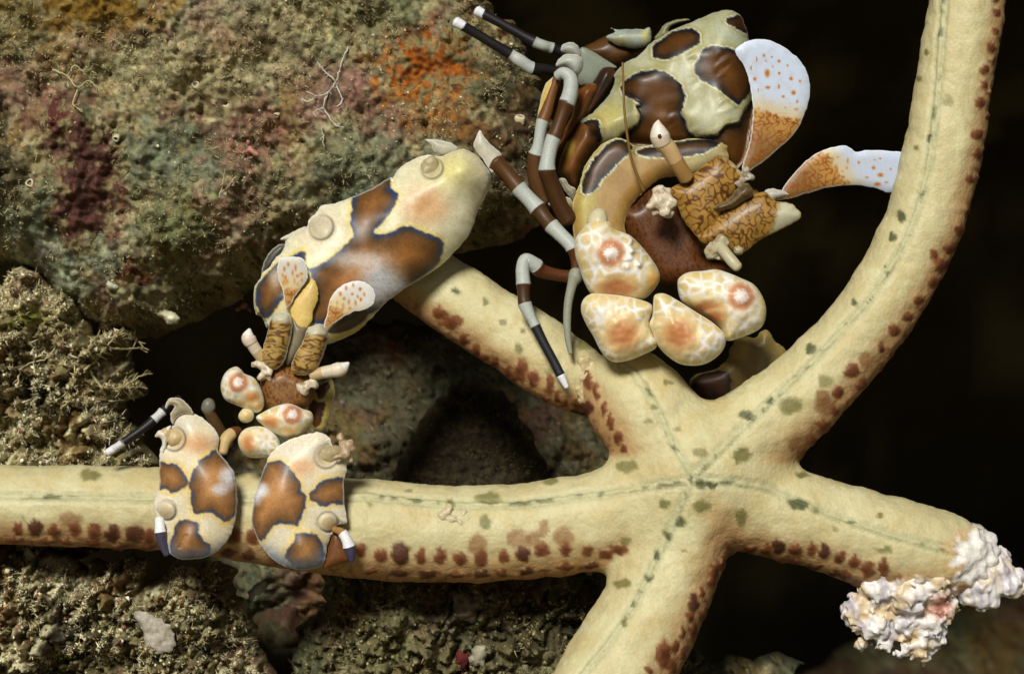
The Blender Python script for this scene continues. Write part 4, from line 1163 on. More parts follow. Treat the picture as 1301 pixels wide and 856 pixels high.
ruffle(Bq, [(912, 315, -0.15, 11), (904, 320, -0.12, 9), (917, 306, -0.12, 8), (914, 325, -.12, 7), (938, 318, -0.05, 6)], (176, 166, 134))
st = tube('eye_stalk', [(872, 226, 0.0, 10), (862, 210, -0.12, 10), (850, 190, -0.22, 11), (842, 182, -0.26, 11.5)], [(0.5, (172, 132, 78)), (1, (206, 172, 124))], 'shell', Bq)
ey = tube('eye', [(842, 183, -0.27, 12), (838, 172, -0.30, 12.5), (836, 160, -0.32, 7), (836.5, 153, -0.32, 1.2)], [(0.4, (208, 190, 166)), (1, (222, 214, 200))], 'shell', st)
blob('pupil', [(838, 173, -0.43, 2.6)], 0.02, 0.0, 5, (66, 46, 34), 'shell', st, 0.008)
st = tube('eye_stalk', [(914, 312, -0.18, 8), (922, 322, -0.28, 7.5), (932, 334, -0.34, 7.5), (938, 340, -0.36, 6.5)], [(1, (178, 170, 138))], 'shell', Bq)
f1s = [(800 + x / 3.17, y / 3.17, a, b) for x, y, a, b in [(540, 222, 2.4, 3), (505, 245, 2.4, 7), (550, 245, 2, 2), (570, 230, 2, 2), (603, 245, 2.6, 4), (632, 262, 2.4, 3.2), (490, 273, 2.4, 3), (548, 295, 9, 6), (575, 275, 3, 3),
                                                           (605, 297, 3, 3.4), (650, 316, 3.4, 3.6), (686, 330, 3, 2.4), (498, 322, 3, 5), (557, 355, 4.6, 4.6), (602, 350, 3.4, 4), (515, 360, 1.6, 4), (660, 370, 4, 3.4), (615, 392, 3.2, 4),
                                                           (677, 410, 3.6, 2.6), (670, 440, 3.8, 3), (625, 437, 3, 2)]]
f1s = [(a, b, c * 0.62, d * 0.62) for a, b, c, d in f1s]
fl, _ = pillow('antenna_flap', R2([(424, 215), (435, 190), (470, 170), (530, 160), (590, 175), (650, 210), (700, 260), (725, 320), (728, 380), (710, 450), (670, 530), (600, 600), (540, 650), (490, 685), (468, 705), (450, 695), (458, 650),
                                   (480, 580), (492, 500), (495, 420), (480, 330), (460, 270)]), 0.05, 0.04, 12, flap_paint(f1s, (-0.25, 0.97, -107), (198, 208, 228), 5.1, scale=5.0), 'flap', Bq, tilt=(0.15, 0.05), res=1.3)
f2s = [(800 + x / 3.17, y / 3.17, a * .6, b * .6) for x, y, a, b in [(837, 636, 5, 4), (880, 648, 3.4, 5), (920, 660, 3.4, 4.4), (980, 675, 4, 2.6), (1010, 640, 2.5, 2), (985, 642, 3, 2), (960, 717, 6, 3), (1015, 705, 10, 5), (1050, 682, 4, 2.6), (875, 678, 3, 5), (1000, 745, 6, 3), (1040, 735, 6, 3)]]
pillow('antenna_flap', R2([(590, 805), (610, 765), (660, 700), (720, 640), (780, 605), (850, 588), (885, 593), (910, 612), (960, 606), (1050, 608), (1110, 618), (1130, 660), (1100, 760), (1045, 775), (990, 757), (900, 745), (800, 755), (720, 778), (640, 800)]), 0.42, 0.04, 10,
       flap_paint(f2s, (-0.80, 0.6, -723 + 0.0), (186, 196, 218), 6.1, scale=5.0), 'flap', Bq, tilt=(0.1, 0.1), res=1.3)
ruffle(Bq, [(948, 218, 0.05, 6), (953, 224, 0.05, 5), (945, 228, 0.05, 6), (938, 234, 0.0, 5)], (170, 164, 150))
pillow('flap_joint', T5([(855, 315), (890, 300), (940, 302), (1000, 325), (1010, 340), (940, 365), (905, 390), (870, 370)]), 0.2, 0.08, 8, shell_paint((176, 172, 158), seed=17), 'shell', Bq, res=1.3)
# pearly lobes
lobe(Bq, T6([(112, 230), (120, 190), (150, 150), (185, 115), (230, 105), (280, 120), (305, 155), (370, 180), (420, 225), (470, 285), (510, 350), (512, 400), (480, 450), (440, 483), (380, 487), (300, 475), (200, 465), (160, 410), (135, 340), (115, 280)]),
     -0.42, 0.36, 36, [(784, 365, 24, 13, ORG), (829, 357, 8, 12, (222, 170, 84))], [(775, 322, 17)], 7.7, 15, [(800 + 9 * math.cos(a * 2.4) * (a % 3) / 1.5, 322 + 18 * math.sin(a * 1.7), 3.5) for a in range(12)])
blob('lobe_tip', [(760, 275, -0.42, 11), (759, 284, -0.44, 12)], 0.06, 0.015, 6, (196, 186, 150), 'pearly_lobe', Bq, 0.02)
lobe(Bq, T6([(142, 540), (150, 490), (185, 460), (230, 457), (320, 465), (400, 480), (470, 505), (482, 540), (465, 590), (480, 640), (504, 690), (490, 720), (440, 745), (380, 770), (310, 783), (265, 765), (230, 720), (200, 660), (165, 600)]),
     -0.58, 0.30, 34, [(791, 425, 21, 21, ORG)], [], 8.7, 14)
lobe(Bq, T6([(485, 480), (500, 460), (540, 458), (600, 490), (680, 540), (760, 590), (815, 640), (828, 680), (810, 730), (760, 775), (700, 797), (620, 793), (560, 760), (510, 710), (480, 640), (465, 600), (480, 560)]),
     -0.68, 0.30, 34, [(861, 425, 21, 21, ORG)], [], 9.7, 15)
lobe(Bq, T6([(598, 410), (610, 380), (650, 357), (720, 350), (780, 343), (840, 360), (900, 385), (960, 415), (1000, 470), (1018, 530), (1010, 590), (980, 630), (900, 665), (830, 679), (800, 620), (740, 570), (650, 520), (610, 480)]),
     -0.46, 0.34, 36, [(897, 393, 20, 11, ORG), (908, 402, 14, 8, ORG)], [(939, 377, 17)], 10.7, 14)
# claw seen behind the starfish
pillow('claw', T8([(100, 520), (160, 455), (300, 420), (395, 335), (410, 270), (450, 200), (520, 165), (610, 175), (640, 140), (690, 113), (725, 140), (765, 205), (840, 265), (900, 420), (650, 680), (400, 850), (260, 850), (170, 700), (110, 590)]), 0.75, 0.12, 16,
       shell_paint((150, 126, 66), [T8([(110, 520), (200, 448), (330, 423), (400, 460), (420, 520), (405, 620), (375, 760), (330, 860), (230, 860), (120, 640)])], (132, 112, 60), seed=51, edge=(30, 20, 12), brown=(84, 48, 20), core=(80, 46, 20), line=(120, 76, 30),
                   rim=(150, 146, 104), blush=[(968, 470, 10, 30, (172, 166, 116), .8)]), 'shell', Bq, res=1.4)
# legs of the larger shrimp
def leg_b(pts, bands, foot=None):
    o = tube('leg', pts, bands, 'leg_shell', Bq)
    if foot:
        tube('foot', foot, [(1, (222, 220, 228))], 'leg_shell', o)
LW = (172, 176, 170)
leg_b([(588, 33, 0.75, 6), (605, 43, 0.8, 6.5), (630, 58, 0.85, 6.8), (650, 70, 0.9, 7), (660, 77, 0.9, 9), (676, 87, 0.95, 8), (692, 88, 1.0, 7), (712, 92, 1.1, 7)], [(0.50, DK), (0.74, LW), (1, DK)], [(590, 34, 0.75, 6.2), (579, 28, 0.75, 7)])
leg_b([(614, 18, 1.2, 6), (640, 32, 1.2, 6.5), (665, 46, 1.2, 6.5), (680, 54, 1.2, 7), (690, 58, 1.2, 7.5), (700, 61, 1.25, 7), (725, 70, 1.3, 7)], [(0.60, DK), (0.80, (160, 164, 156)), (1, DK)], [(615, 19, 1.2, 6.2), (606, 14, 1.2, 7)])
leg_b([(708, 97, 0.55, 6), (716, 93, 0.5, 8), (725, 101, 0.48, 10), (724, 120, 0.46, 10.5), (716, 142, 0.45, 9.5), (707, 168, 0.42, 9.5), (700, 185, 0.4, 10), (695, 214, 0.36, 10.5), (700, 232, 0.4, 11.5), (710, 258, 0.45, 12), (722, 280, 0.5, 12)],
      [(0.25, LW), (0.47, (74, 42, 12)), (0.67, LW), (1, (66, 38, 12))])
leg_b([(709, 98, 0.7, 5), (702, 115, 0.7, 7), (695, 140, 0.68, 8), (688, 160, 0.66, 8), (684, 185, 0.66, 8), (680, 205, 0.7, 11), (683, 230, 0.75, 13), (694, 255, 0.8, 12)], [(0.36, (108, 66, 28)), (0.62, LW), (1, (84, 54, 24))])
pillow('leg_sheath', T3([(600, 830), (615, 730), (655, 560), (690, 510), (735, 488), (728, 560), (690, 680), (650, 790), (620, 860)]), 0.72, 0.08, 8, shell_paint((186, 150, 70), base2=(196, 168, 88), seed=61), 'shell', Bq, res=1.4)
pillow('knee', T3([(762, 325), (772, 288), (820, 270), (868, 285), (893, 345), (880, 360), (830, 350), (790, 340)]), 0.75, 0.10, 9, shell_paint((160, 162, 150), seed=62), 'shell', Bq, res=1.3)
pillow('knee', T3([(732, 422), (758, 368), (806, 345), (880, 352), (907, 392), (892, 460), (860, 480), (800, 435)]), 0.68, 0.12, 10, shell_paint((172, 174, 164), seed=63), 'shell', Bq, res=1.3)
leg_b([(630, 206, 0.30, 11.5), (645, 222, 0.28, 10.5), (658, 238, 0.25, 10.5), (682, 264, 0.2, 11), (698, 284, 0.12, 10), (712, 298, 0.06, 10), (727, 314, 0.0, 9), (731, 330, 0.0, 7), (732, 346, 0.0, 6.5)],
      [(0.24, (80, 50, 18)), (0.45, LW), (0.60, (72, 46, 18)), (0.83, LW), (1, (80, 44, 14))])
leg_b([(732, 344, -0.02, 8), (731, 352, -0.04, 9.5), (727, 362, -0.06, 6.5), (722, 385, -0.08, 5.5), (720.5, 410, -0.10, 5), (722, 432, -0.12, 4.2), (725, 449, -0.14, 2.6)], [(1, (140, 140, 124))])
leg_b([(728, 352, 0.2, 8), (706, 349, 0.15, 8.5), (688, 344, 0.1, 9.5), (680, 337, 0.05, 9.5), (668, 330, 0.0, 9), (664, 342, -0.02, 9.5), (665, 360, -0.05, 9), (666, 382, -0.08, 8.5), (671, 396, -0.1, 8.5), (678, 410, -0.12, 6.5), (690, 434, -0.15, 6.4), (703, 458, -0.17, 6.2), (712, 476, -0.19, 5.6)],
      [(0.22, (84, 44, 18)), (0.44, LW), (0.55, (66, 40, 22)), (0.69, LW), (1, (32, 32, 36))], [(712.5, 477, -0.19, 5.6), (720, 492, -0.2, 3.2)])
pillow('leg_base', T4([(380, 545), (425, 515), (500, 500), (540, 540), (520, 595), (460, 610), (420, 580)]), 0.5, 0.10, 9, shell_paint((156, 150, 124), seed=64), 'shell', Bq, res=1.4)
pillow('leg_base', T4([(448, 392), (490, 385), (520, 430), (560, 450), (545, 520), (500, 480)]), 0.6, 0.08, 8, shell_paint((140, 130, 104), seed=65), 'shell', Bq, res=1.4)
tube('antenna', [(791, 80, 0.25, 1.5), (792, 105, 0.2, 1.5), (793, 135, 0.15, 1.6), (796, 165, 0.12, 1.7), (803, 205, 0.15, 1.8), (818, 243, 0.2, 2)], [(1, (120, 88, 40))], 'leg_shell', Bq, seg=8)
# ------------------------------------------------------------------ growth on the reef
def filaments(name, surf, box, n, mask, length, rad, cols, label, clump=3, spread=0.8, up=0.25, lift=0.0):
    u = rng.uniform(box[0], box[2], n)
    v = rng.uniform(box[1], box[3], n)
    keep = (surf.at(u, v, surf.D) > 3) & (mask(u, v) > rng.uniform(0, 1, n))
    u, v = np.repeat(u[keep], clump), np.repeat(v[keep], clump)
    m = len(u)
    u = u + rng.normal(0, 1.5, m)
    v = v + rng.normal(0, 1.5, m)
    p = surf.world(u, v, lift - 0.01)
    nn = surf.normal(u, v)
    d = nn * 0.8 + rng.normal(0, spread, (m, 3)) * [1, 0.6, 1] + [0, 0, up]
    d /= np.linalg.norm(d, axis=1)[:, None]
    L = rng.uniform(*length, m) * surf.s * rng.uniform(0.5, 1.0, m)
    r = rng.uniform(*rad, m) * surf.s
    bend = rng.normal(0, 0.45, (m, 3))
    side = np.cross(d, rng.normal(size=(m, 3)))
    side /= np.linalg.norm(side, axis=1)[:, None]
    oth = np.cross(d, side)
    vs, ks = [], (0, 0.35, 0.7, 1.0)
    for k, t in enumerate(ks):
        c = p + d * (L * t)[:, None] + bend * (L * t * t)[:, None]
        rr = r * (1.0, 0.85, 0.65, 0.25)[k]
        for a in (0, 2.094, 4.189):
            vs.append(c + (side * math.cos(a) + oth * math.sin(a)) * rr[:, None])
    V = np.stack(vs, 1).reshape(-1, 3)
    off = (np.arange(m) * 12)[:, None]
    F = []
    for k in range(3):
        for a in range(3):
            b = (a + 1) % 3
            F.append(np.concatenate([off + k * 3 + a, off + k * 3 + b, off + k * 3 + 3 + b, off + k * 3 + 3 + a], 1))
    ci = np.asarray(cols, float)[rng.integers(0, len(cols), m)] * rng.uniform(0.75, 1.15, (m, 1))
    C = np.repeat(lin(np.clip(ci, 0, 255)), 12, 0)
    return tag(mesh_obj(name, V, np.concatenate(F), C, 'turf'), label, 'algae', kind='stuff')


OCT_V = np.array([(1, 0, 0), (-1, 0, 0), (0, 1, 0), (0, -1, 0), (0, 0, 1), (0, 0, -1)], float)
OCT_F = np.array([(0, 2, 4), (2, 1, 4), (1, 3, 4), (3, 0, 4), (2, 0, 5), (1, 2, 5), (3, 1, 5), (0, 3, 5)])


def grains(name, surf, box, n, mask, size, cols, label):
    u = rng.uniform(box[0], box[2], n)
    v = rng.uniform(box[1], box[3], n)
    keep = (surf.at(u, v, surf.D) > 2) & (mask(u, v) > rng.uniform(0, 1, n))
    u, v = u[keep], v[keep]
    m = len(u)
    p = surf.world(u, v, 0.0)
    A = rng.normal(size=(m, 3, 3))
    q, _ = np.linalg.qr(A)
    sc3 = (size[0] + (size[1] - size[0]) * rng.uniform(0, 1, m) ** 3)[:, None] * rng.uniform(0.5, 1.1, (m, 3)) * surf.s
    V = np.einsum('kj,mj,mij->mki', OCT_V, sc3, q) + p[:, None]
    F = (OCT_F[None] + (np.arange(m) * 6)[:, None, None]).reshape(-1, 3)
    ci = np.asarray(cols, float)[rng.integers(0, len(cols), m)] * rng.uniform(0.7, 1.15, (m, 1))
    return tag(mesh_obj(name, V.reshape(-1, 3), F, np.repeat(lin(np.clip(ci, 0, 255)), 6, 0), 'turf', smooth=True), label, 'sediment', kind='stuff')


def nmask(scale, seed, lo, hi, boxes=()):
    def f(u, v):
        m = sstep(lo, hi, fbm(u / scale, v / scale, seed, 3))
        for (x, y, rx, ry, w) in boxes:
            m = np.clip(m + w * sstep(1.1, 0.5, np.hypot((u - x) / rx, (v - y) / ry)), 0, 1)
        return m
    return f


TAN = [(206, 196, 154), (190, 178, 132), (176, 164, 116), (150, 138, 92), (196, 186, 142), (128, 116, 74), (110, 104, 64), (160, 140, 96)]
PALE = [(222, 212, 172), (206, 196, 152), (190, 180, 136), (230, 224, 196), (168, 154, 110), (140, 124, 84)]
OLI = [(170, 160, 116), (112, 104, 60), (90, 84, 48), (140, 128, 84), (74, 66, 40), (150, 142, 104)]
bm = nmask(60, 3.0, -0.1, 0.45, [(230, 100, 130, 45, .7), (380, 60, 120, 60, .5), (250, 280, 70, 50, .5), (145, 245, 40, 75, -1.2), (548, 100, 55, 45, -1.0), (90, 120, 40, 40, .4), (60, 60, 30, 40, .5)])
filaments('turf_algae', boulder, (-60, -60, 700, 430), 26000, bm, (1.5, 6), (0.4, 0.8), TAN, 'short tan turf algae covering the upper boulder', 3, 0.9, 0.2)
grains('sediment', boulder, (-60, -60, 700, 430), 9000, nmask(50, 5.0, -0.3, 0.5, [(548, 100, 55, 45, -.6), (145, 245, 40, 75, -.8)]), (0.6, 3.0), TAN + [(214, 208, 180), (118, 72, 60), (92, 84, 50)], 'fine pale sediment grains caught on the upper boulder')
lm = nmask(40, 7.0, -0.35, 0.3)
filaments('turf_algae', lower_left, (-60, 340, 215, 690), 7000, lm, (2, 8), (0.5, 1.1), PALE, 'pale shaggy turf algae on the rock at the left edge', 4, 0.9, 0.3)
grains('sediment', lower_left, (-60, 340, 215, 690), 9000, lm, (1.0, 5.0), PALE + [(140, 92, 74)], 'coarse tan sediment on the rock at the left edge')
filaments('turf_algae', bottom_left, (-60, 680, 350, 900), 7000, nmask(36, 9.0, -0.3, 0.35), (2, 7), (0.5, 1.1), PALE, 'pale crusty turf algae on the rock at the bottom left', 4, 0.9, 0.3)
grains('sediment', bottom_left, (-60, 680, 350, 900), 9000, nmask(36, 9.0, -0.5, 0.2), (1.0, 5.5), PALE + [(150, 104, 90), (96, 100, 60)], 'coarse pale sediment on the rock at the bottom left')
filaments('turf_algae', bottom_mid, (370, 700, 900, 900), 3500, nmask(36, 11.0, -0.3, 0.4), (3, 9), (0.5, 1.0), OLI, 'olive turf algae on the rock below the starfish arm', 3, 0.9, 0.3)
grains('sediment', bottom_mid, (370, 700, 900, 900), 8000, nmask(36, 12.0, -0.4, 0.3), (0.8, 4.6), OLI + [(170, 162, 124)], 'olive sediment on the rock below the starfish arm')
filaments('turf_algae', hollow, (300, 410, 830, 700), 1500, nmask(36, 13.0, -0.2, 0.4), (3, 9), (0.5, 1.0), OLI, 'dim turf algae in the hollow behind the starfish', 3, 0.9, 0.2)


def wob_outline(pts, amp=5, scale=18, seed=0.0):
    P = spline(pts, 8)
    c = P.mean(0)
    d = P - c
    d /= np.linalg.norm(d, axis=1)[:, None]
    return P + d * (fbm(P[:, 0] / scale, P[:, 1] / scale, seed, 3, 0.6) * amp * 2)[:, None]


def crust(name, pts, surf, T, c1, c2, label, cat, seed, amp=6, rough=0.05, res=1.8, dark=None):
    def col(U, V, d):
        C = mixc(flatc(U, c1), c2, sstep(-0.3, 0.4, fbm(U / 14, V / 14, seed, 4, 0.6)))
        C = mixc(C, dark if dark else np.asarray(c1) * 0.5, sstep(0.25, 0.6, fbm(U / 7, V / 7, seed + 4, 2)) * 0.7)
        C = mixc(C, (128, 114, 78), sstep(0.45, 0.0, d / 26 + 0.8 * fbm(U / 16, V / 16, seed + 6, 4, 0.65)))
        return C
    o, s = pillow(name, wob_outline(pts, amp * 1.5, 13, seed), 0, T * 0.5, 14, col, 'rock', None, base=surf, res=res, sharp=True, back=0.5,
                  relief=lambda U, V, d: 0.5 * rough * fbm(U / 8, V / 8, seed + 2, 3, 0.6))
    tag(o, label, cat)
    return s


crust('orange_sponge', [(500, 100), (515, 74), (548, 62), (585, 70), (602, 96), (598, 122), (570, 136), (535, 132), (508, 124)], boulder, 0.05, (156, 86, 22), (116, 66, 24), 'rusty orange encrusting sponge at the right of the upper boulder', 'sponge', 3.0, 9)
crust('red_crust', [(112, 190), (128, 168), (165, 185), (188, 215), (185, 255), (165, 290), (135, 318), (108, 315), (98, 280), (112, 240)], boulder, 0.035, (88, 54, 46), (74, 46, 38), 'dark red encrusting alga, tall patch on the left of the boulder', 'algae', 5.0, 8)
crust('red_crust', [(92, 150), (112, 140), (126, 158), (120, 185), (100, 190), (88, 172)], boulder, 0.03, (98, 50, 44), (82, 42, 36), 'small dark red encrusting patch just above the tall red patch', 'algae', 6.0, 5)
crust('brown_crust', [(172, 345), (186, 330), (210, 335), (215, 355), (198, 366), (178, 362)], boulder, 0.04, (86, 44, 24), (70, 36, 20), 'round brown encrusting patch low on the boulder', 'sponge', 7.0, 3)
crust('green_sponge', [(16, 408), (28, 394), (48, 392), (60, 400), (54, 412), (34, 418)], lower_left, 0.06, (134, 132, 44), (112, 116, 40), 'small yellow-green leaf-shaped patch on the left rock', 'sponge', 8.0, 2, 0.01)
crust('orange_sponge', [(-20, 748), (4, 738), (22, 752), (24, 782), (10, 800), (-18, 800)], bottom_left, 0.06, (140, 72, 20), (108, 56, 18), 'brown-orange sponge at the bottom left edge', 'sponge', 9.0, 4)
crust('ochre_sponge', [(70, 8), (120, -6), (180, 4), (210, 26), (190, 52), (130, 60), (84, 48)], boulder, 0.06, (128, 96, 28), (100, 76, 26), 'soft ochre sponge mat at the top left of the boulder', 'sponge', 10.0, 9, 0.03)
# lump in the hollow, pebbles, shell flake
def lump(name, out, y, T, R, c1, c2, label, cat, seed, rough=0.06, mat='rock'):
    if isinstance(y, Surf):                              # bedded on that rock
        c_ = np.mean(out, 0)
        y = float(y.at(c_[0], c_[1])) - T * 0.3
    o, s = pillow(name, wob_outline(out, 4, 18, seed), y, T, R, lambda U, V, d: mixc(flatc(U, c1), c2, sstep(-0.2, 0.5, fbm(U / 11, V / 11, seed, 3))), mat, None, res=2.0, sharp=True,
                  relief=lambda U, V, d: rough * fbm(U / 9, V / 9, seed, 3, 0.6))
    tag(o, label, cat)
    return s
dl = lump('dark_sponge', [(478, 680), (500, 600), (535, 535), (575, 490), (605, 478), (640, 500), (672, 545), (694, 600), (705, 690)], 4.2, 0.9, 60, (46, 38, 24), (68, 58, 36), 'dark conical sponge lump in the hollow behind the starfish', 'sponge', 2.0, 0.05)
filaments('turf_algae', dl, (480, 480, 700, 640), 3000, nmask(20, 15.0, -0.2, 0.4), (2, 6), (0.5, 0.9), [(80, 70, 40), (58, 48, 28), (110, 100, 64)], 'dark fuzz on the conical sponge in the hollow', 3)
lump('pebble', [(576, 784), (574, 768), (584, 756), (604, 748), (618, 756), (612, 776), (596, 788)], bottom_mid, 0.18, 14, (120, 112, 94), (98, 84, 64), 'grey stone chip under the starfish arm at bottom middle', 'stone', 3.0)
lump('pebble', [(594, 836), (600, 824), (614, 822), (620, 834), (614, 844), (600, 846)], bottom_mid, 0.12, 9, (170, 164, 144), (140, 130, 108), 'small pale rounded pebble near the bottom edge', 'stone', 4.0, 0.02)
lump('red_polyp', [(578, 842), (584, 830), (594, 832), (596, 846), (586, 852)], bottom_mid, 0.12, 8, (96, 36, 32), (80, 30, 28), 'small dull red lump beside the pale pebble', 'sponge', 5.0, 0.02)
lump('shell_fragment', [(170, 778), (186, 776), (204, 785), (222, 802), (216, 826), (199, 838), (188, 818), (178, 796)], bottom_left, 0.05, 8, (172, 164, 150), (152, 142, 124), 'flat pale triangular shell flake on the bottom left rock', 'shell', 6.0, 0.01)
lump('white_crust', [(204, 402), (208, 393), (218, 392), (225, 399), (222, 408), (212, 412)], boulder, 0.12, 8, (206, 200, 168), (180, 172, 140), 'white crusty knob on the underside of the boulder', 'barnacle', 7.0, 0.05)
lump('white_crust', [(132, 362), (136, 355), (144, 356), (147, 364), (140, 368)], boulder, 0.08, 6, (186, 184, 160), (160, 156, 130), 'little white crust left of the brown patch on the boulder', 'barnacle', 8.0, 0.04)
lump('shell_fragment', [(208, 52), (222, 48), (236, 56), (232, 66), (222, 68), (212, 58)], boulder, 0.06, 6, (176, 158, 120), (150, 130, 96), 'tan cup-shaped flake near the top of the boulder', 'shell', 9.0, 0.02)
lump('shell_fragment', [(316, 748), (326, 740), (338, 742), (330, 752), (318, 764), (314, 758)], 1.1, 0.05, 5, (150, 150, 144), (130, 126, 110), 'slim grey flake in the gap below the right claw', 'shell', 10.0, 0.01)
lump('shell_fragment', [(30, 702), (38, 696), (46, 706), (50, 712), (42, 712), (34, 708)], bottom_left, 0.05, 4, (214, 206, 180), (190, 180, 150), 'white splinter under the starfish arm at far left', 'shell', 11.0, 0.01)
lump('shell_fragment', [(56, 752), (66, 747), (78, 744), (76, 752), (62, 758)], bottom_left, 0.05, 4, (206, 196, 160), (180, 170, 130), 'curved pale splinter on the bottom left rock', 'shell', 12.0, 0.01)


def branching(name, surf, paths, r, col, label, cat, twigs=6, tl=8, lift=0.06, rise=0.12, seed=1):
    rg = np.random.default_rng(seed)
    vs, fs, n0 = [], [], 0
    allp = []
    for P in paths:
        Q = spline(P, 6, closed=False)
        Q = Q + rg.normal(0, 0.5, Q.shape)
        allp.append((Q, r))
        for _ in range(twigs):
            k = rg.integers(1, len(Q))
            a = rg.uniform(0, 6.28)
            L = rg.uniform(0.4, 1.0) * tl
            t = np.linspace(0, 1, 4)[:, None]
            tw = Q[k] + t * L * np.array([[math.cos(a), math.sin(a)]]) + rg.normal(0, 0.5, (4, 2)) * t
            allp.append((tw, r * 0.65))
    for Q, rr in allp:
        m = len(Q)
        t = np.linspace(0, 1, m)
        c = surf.world(Q[:, 0], Q[:, 1], 0)
        yb = np.interp(np.arange(m), [0, m - 1], [c[0, 1], c[-1, 1]])
        c[:, 1] = np.minimum(c[:, 1], yb) - lift - rise * t
        T = np.gradient(c, axis=0)
        T /= np.linalg.norm(T, axis=1)[:, None] + 1e-9
        A_ = np.cross(T, [0, 1, 0.01])
        A_ /= np.linalg.norm(A_, axis=1)[:, None] + 1e-9
        B_ = np.cross(T, A_)
        rad = rr * surf.s * (1 - 0.55 * t)
        for a in range(5):
            th = a * 2 * math.pi / 5
            vs.append(c + (A_ * math.cos(th) + B_ * math.sin(th)) * rad[:, None])
        for a in range(5):
            b = (a + 1) % 5
            i = np.arange(m - 1)
            fs.append(np.stack([n0 + a * m + i, n0 + b * m + i, n0 + b * m + i + 1, n0 + a * m + i + 1], -1))
        n0 += 5 * m
    V = np.concatenate(vs)
    C = np.tile(lin(col), (len(V), 1)) * (0.8 + 0.3 * (0.5 + 0.5 * noise3(V[:, 0] * 6, V[:, 1] * 6, V[:, 2] * 6)))[:, None]
    return tag(mesh_obj(name, V, np.concatenate(fs), C, 'turf'), label, cat)


Q2 = lambda p: crop(300, 0, 3.0575, p)
Q3 = lambda p: crop(0, 230, 2.3147, p)
branching('hydroid', boulder, [Q2([(470, 245), (450, 290), (440, 330), (425, 375), (400, 415), (360, 430), (320, 412)]), Q2([(400, 415), (385, 470), (405, 510), (435, 540), (460, 545)]), Q2([(425, 375), (395, 345), (370, 320), (360, 300)]),
                               Q2([(360, 430), (330, 450), (300, 440)]), Q2([(385, 470), (350, 490)]), Q2([(425, 375), (450, 440), (435, 470)])], 1.0, (206, 204, 190), 'white lacy branching hydroid in the middle of the boulder', 'hydroid', 5, 8, seed=2)
branching('hydroid', boulder, [Q2([(375, 545), (385, 575), (380, 600), (390, 615)]), Q2([(385, 575), (370, 590)])], 0.7, (196, 190, 170), 'tiny white hydroid sprig below the lacy hydroid', 'hydroid', 3, 5, seed=3)
branching('branching_alga', lower_left, [Q3([(280, 560), (310, 525), (340, 490), (365, 455), (370, 440)]), Q3([(340, 490), (380, 492), (425, 490)]), Q3([(290, 555), (330, 600), (385, 602), (420, 575), (445, 565)]), Q3([(310, 525), (300, 480), (310, 455)]), Q3([(330, 600), (345, 640), (390, 640)]),
                                         Q3([(365, 455), (390, 450), (410, 470)]), Q3([(385, 602), (430, 605)])], 1.8, (176, 162, 116), 'tan branching alga reaching into the dark cave from the left rock', 'algae', 6, 14, 0.1, 0.25, 4)
branching('branching_alga', lower_left, [Q3([(215, 700), (225, 660), (215, 640), (235, 620)]), Q3([(225, 660), (250, 640)])], 1.3, (196, 184, 138), 'pale wiry alga low on the left rock, above the starfish arm', 'algae', 5, 9, 0.08, 0.15, 5)
branching('branching_alga', lower_left, [Q3([(100, 600), (110, 560), (120, 545), (140, 530), (180, 520), (200, 490)])], 1.3, (196, 184, 138), 'pale crooked alga over the dark pit of the left rock', 'algae', 5, 9, 0.08, 0.15, 9)
branching('branching_alga', bottom_left, [crop(0, 640, 2.891, [(440, 290), (445, 220), (470, 190), (510, 200)])], 1.1, (150, 140, 100), 'hooked thin alga sprig left of and below the left claw', 'algae', 4, 8, 0.05, 0.1, 6)
branching('branching_alga', bottom_left, [crop(0, 640, 2.891, [(640, 330), (650, 260), (645, 220), (660, 200)]), crop(0, 640, 2.891, [(650, 260), (690, 250)])], 1.1, (150, 140, 100), 'upright thin alga sprig directly below the left claw', 'algae', 4, 8, 0.05, 0.1, 10)
branching('hydroid', boulder, [[(100, 108), (118, 116), (132, 130), (145, 122), (158, 134)], [(132, 130), (128, 150), (140, 160)], [(118, 116), (128, 104), (140, 112)], [(145, 122), (150, 105)]], 1.1, (190, 180, 132), 'pale knobbly hydroid above the red patches on the boulder', 'hydroid', 5, 8, seed=7)
branching('hydroid', boulder, [[(302, 262), (306, 244), (310, 228)], [(303, 256), (315, 246), (322, 236)]], 1.0, (196, 186, 150), 'forked pale sprig left of the shrimp shell', 'hydroid', 2, 5, seed=8)
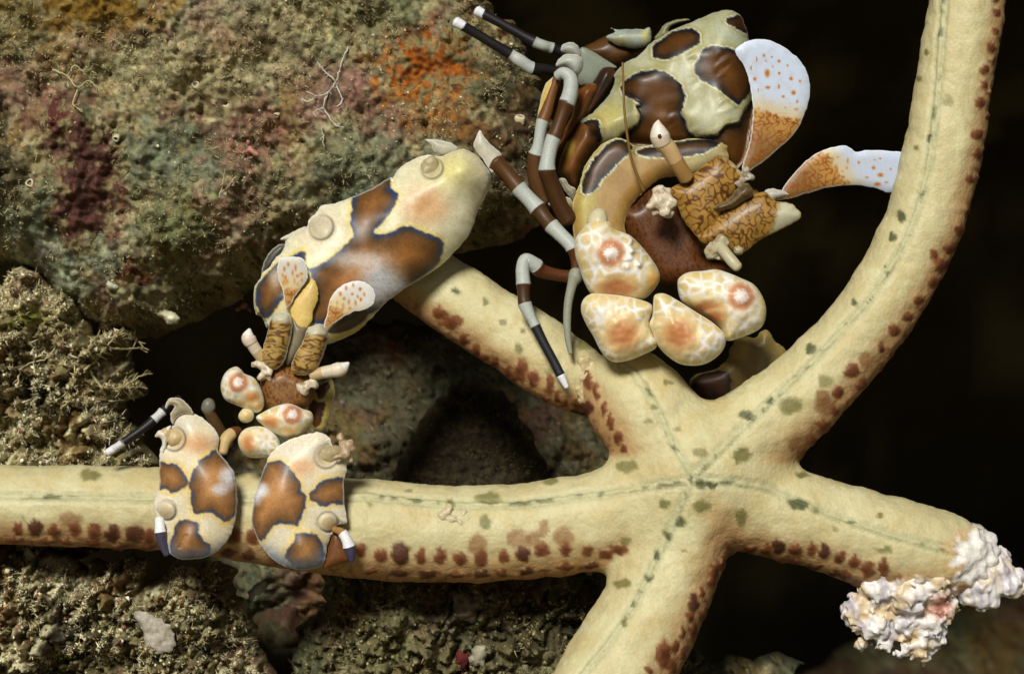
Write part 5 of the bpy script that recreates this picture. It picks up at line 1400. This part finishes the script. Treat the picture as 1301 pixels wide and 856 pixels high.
# tube worm mouths on the boulder
for (x, y, r, lab) in [(308, 151, 4.6, 'pale ring-shaped worm tube mouth at the middle of the boulder'), (368, 160, 3.2, 'little ring-shaped worm tube mouth below the lacy hydroid'), (272, 127, 4.0, 'pale worm tube mouth above the forked sprig'),
                       (660, 164, 5.5, 'knobbly ring-shaped tube mouth at the right edge of the boulder'), (178, 190, 3.6, 'tiny ring-shaped tube mouth beside the tall red patch'), (76, 245, 4.5, 'pale ring crust left of the tall red patch'), (254, 22, 3.2, 'small ring-shaped tube mouth at the top of the boulder')]:
    p = boulder.world(x, y, 0.0)
    nn = boulder.normal(np.array([x]), np.array([y]))[0]
    a = np.cross(nn, [0.3, 0.2, 1.0])
    a /= np.linalg.norm(a)
    b = np.cross(nn, a)
    s_, R_ = boulder.s, r * boulder.s
    prof = [(1.25, -0.6), (1.15, 0.5), (1.0, 0.95), (0.75, 0.95), (0.6, 0.6), (0.5, -0.4)]
    th = np.linspace(0, 2 * np.pi, 14, endpoint=False)
    V = np.concatenate([p + R_ * (q[0] * (1 + 0.12 * np.sin(3 * th + x))[:, None] * (np.cos(th)[:, None] * a + np.sin(th)[:, None] * b) + q[1] * nn) for q in prof])
    F = np.concatenate([np.stack([k * 14 + np.arange(14), k * 14 + (np.arange(14) + 1) % 14, (k + 1) * 14 + (np.arange(14) + 1) % 14, (k + 1) * 14 + np.arange(14)], -1) for k in range(5)])
    C = np.repeat(np.array([lin((168, 150, 112)), lin((190, 176, 140)), lin((206, 196, 164)), lin((200, 188, 156)), lin((120, 96, 70)), lin((60, 42, 30))]), 14, 0)
    tag(mesh_obj('tube_worm', V, F, C, 'turf'), lab, 'tube worm', 'worm tube mouths on the boulder')
# small pink polyps
for (x, y, lab, sd_) in [(318, 190, 'pink knobbly polyp right of the forked sprig on the boulder', 3), (310, 388, 'pinkish three-armed polyp hanging beneath the boulder beside the cave', 4)]:
    p = boulder.world(x, y, 0.02)
    Y = float(p[1])
    rg = np.random.default_rng(sd_)
    bl = [(x, y, Y, 5)] + [(x + 8 * math.cos(t), y + 8 * math.sin(t), Y - 0.05, 2.6) for t in (0.6, 2.6, 4.4)] + [(x + 11 * math.cos(t), y + 11 * math.sin(t), Y - 0.08, 1.8) for t in (0.6, 2.6, 4.4)]
    o = blob('polyp', bl, 0.05, 0.02, 8, (164, 112, 92), 'flesh', None, 0.016)
    tag(o, lab, 'polyp')
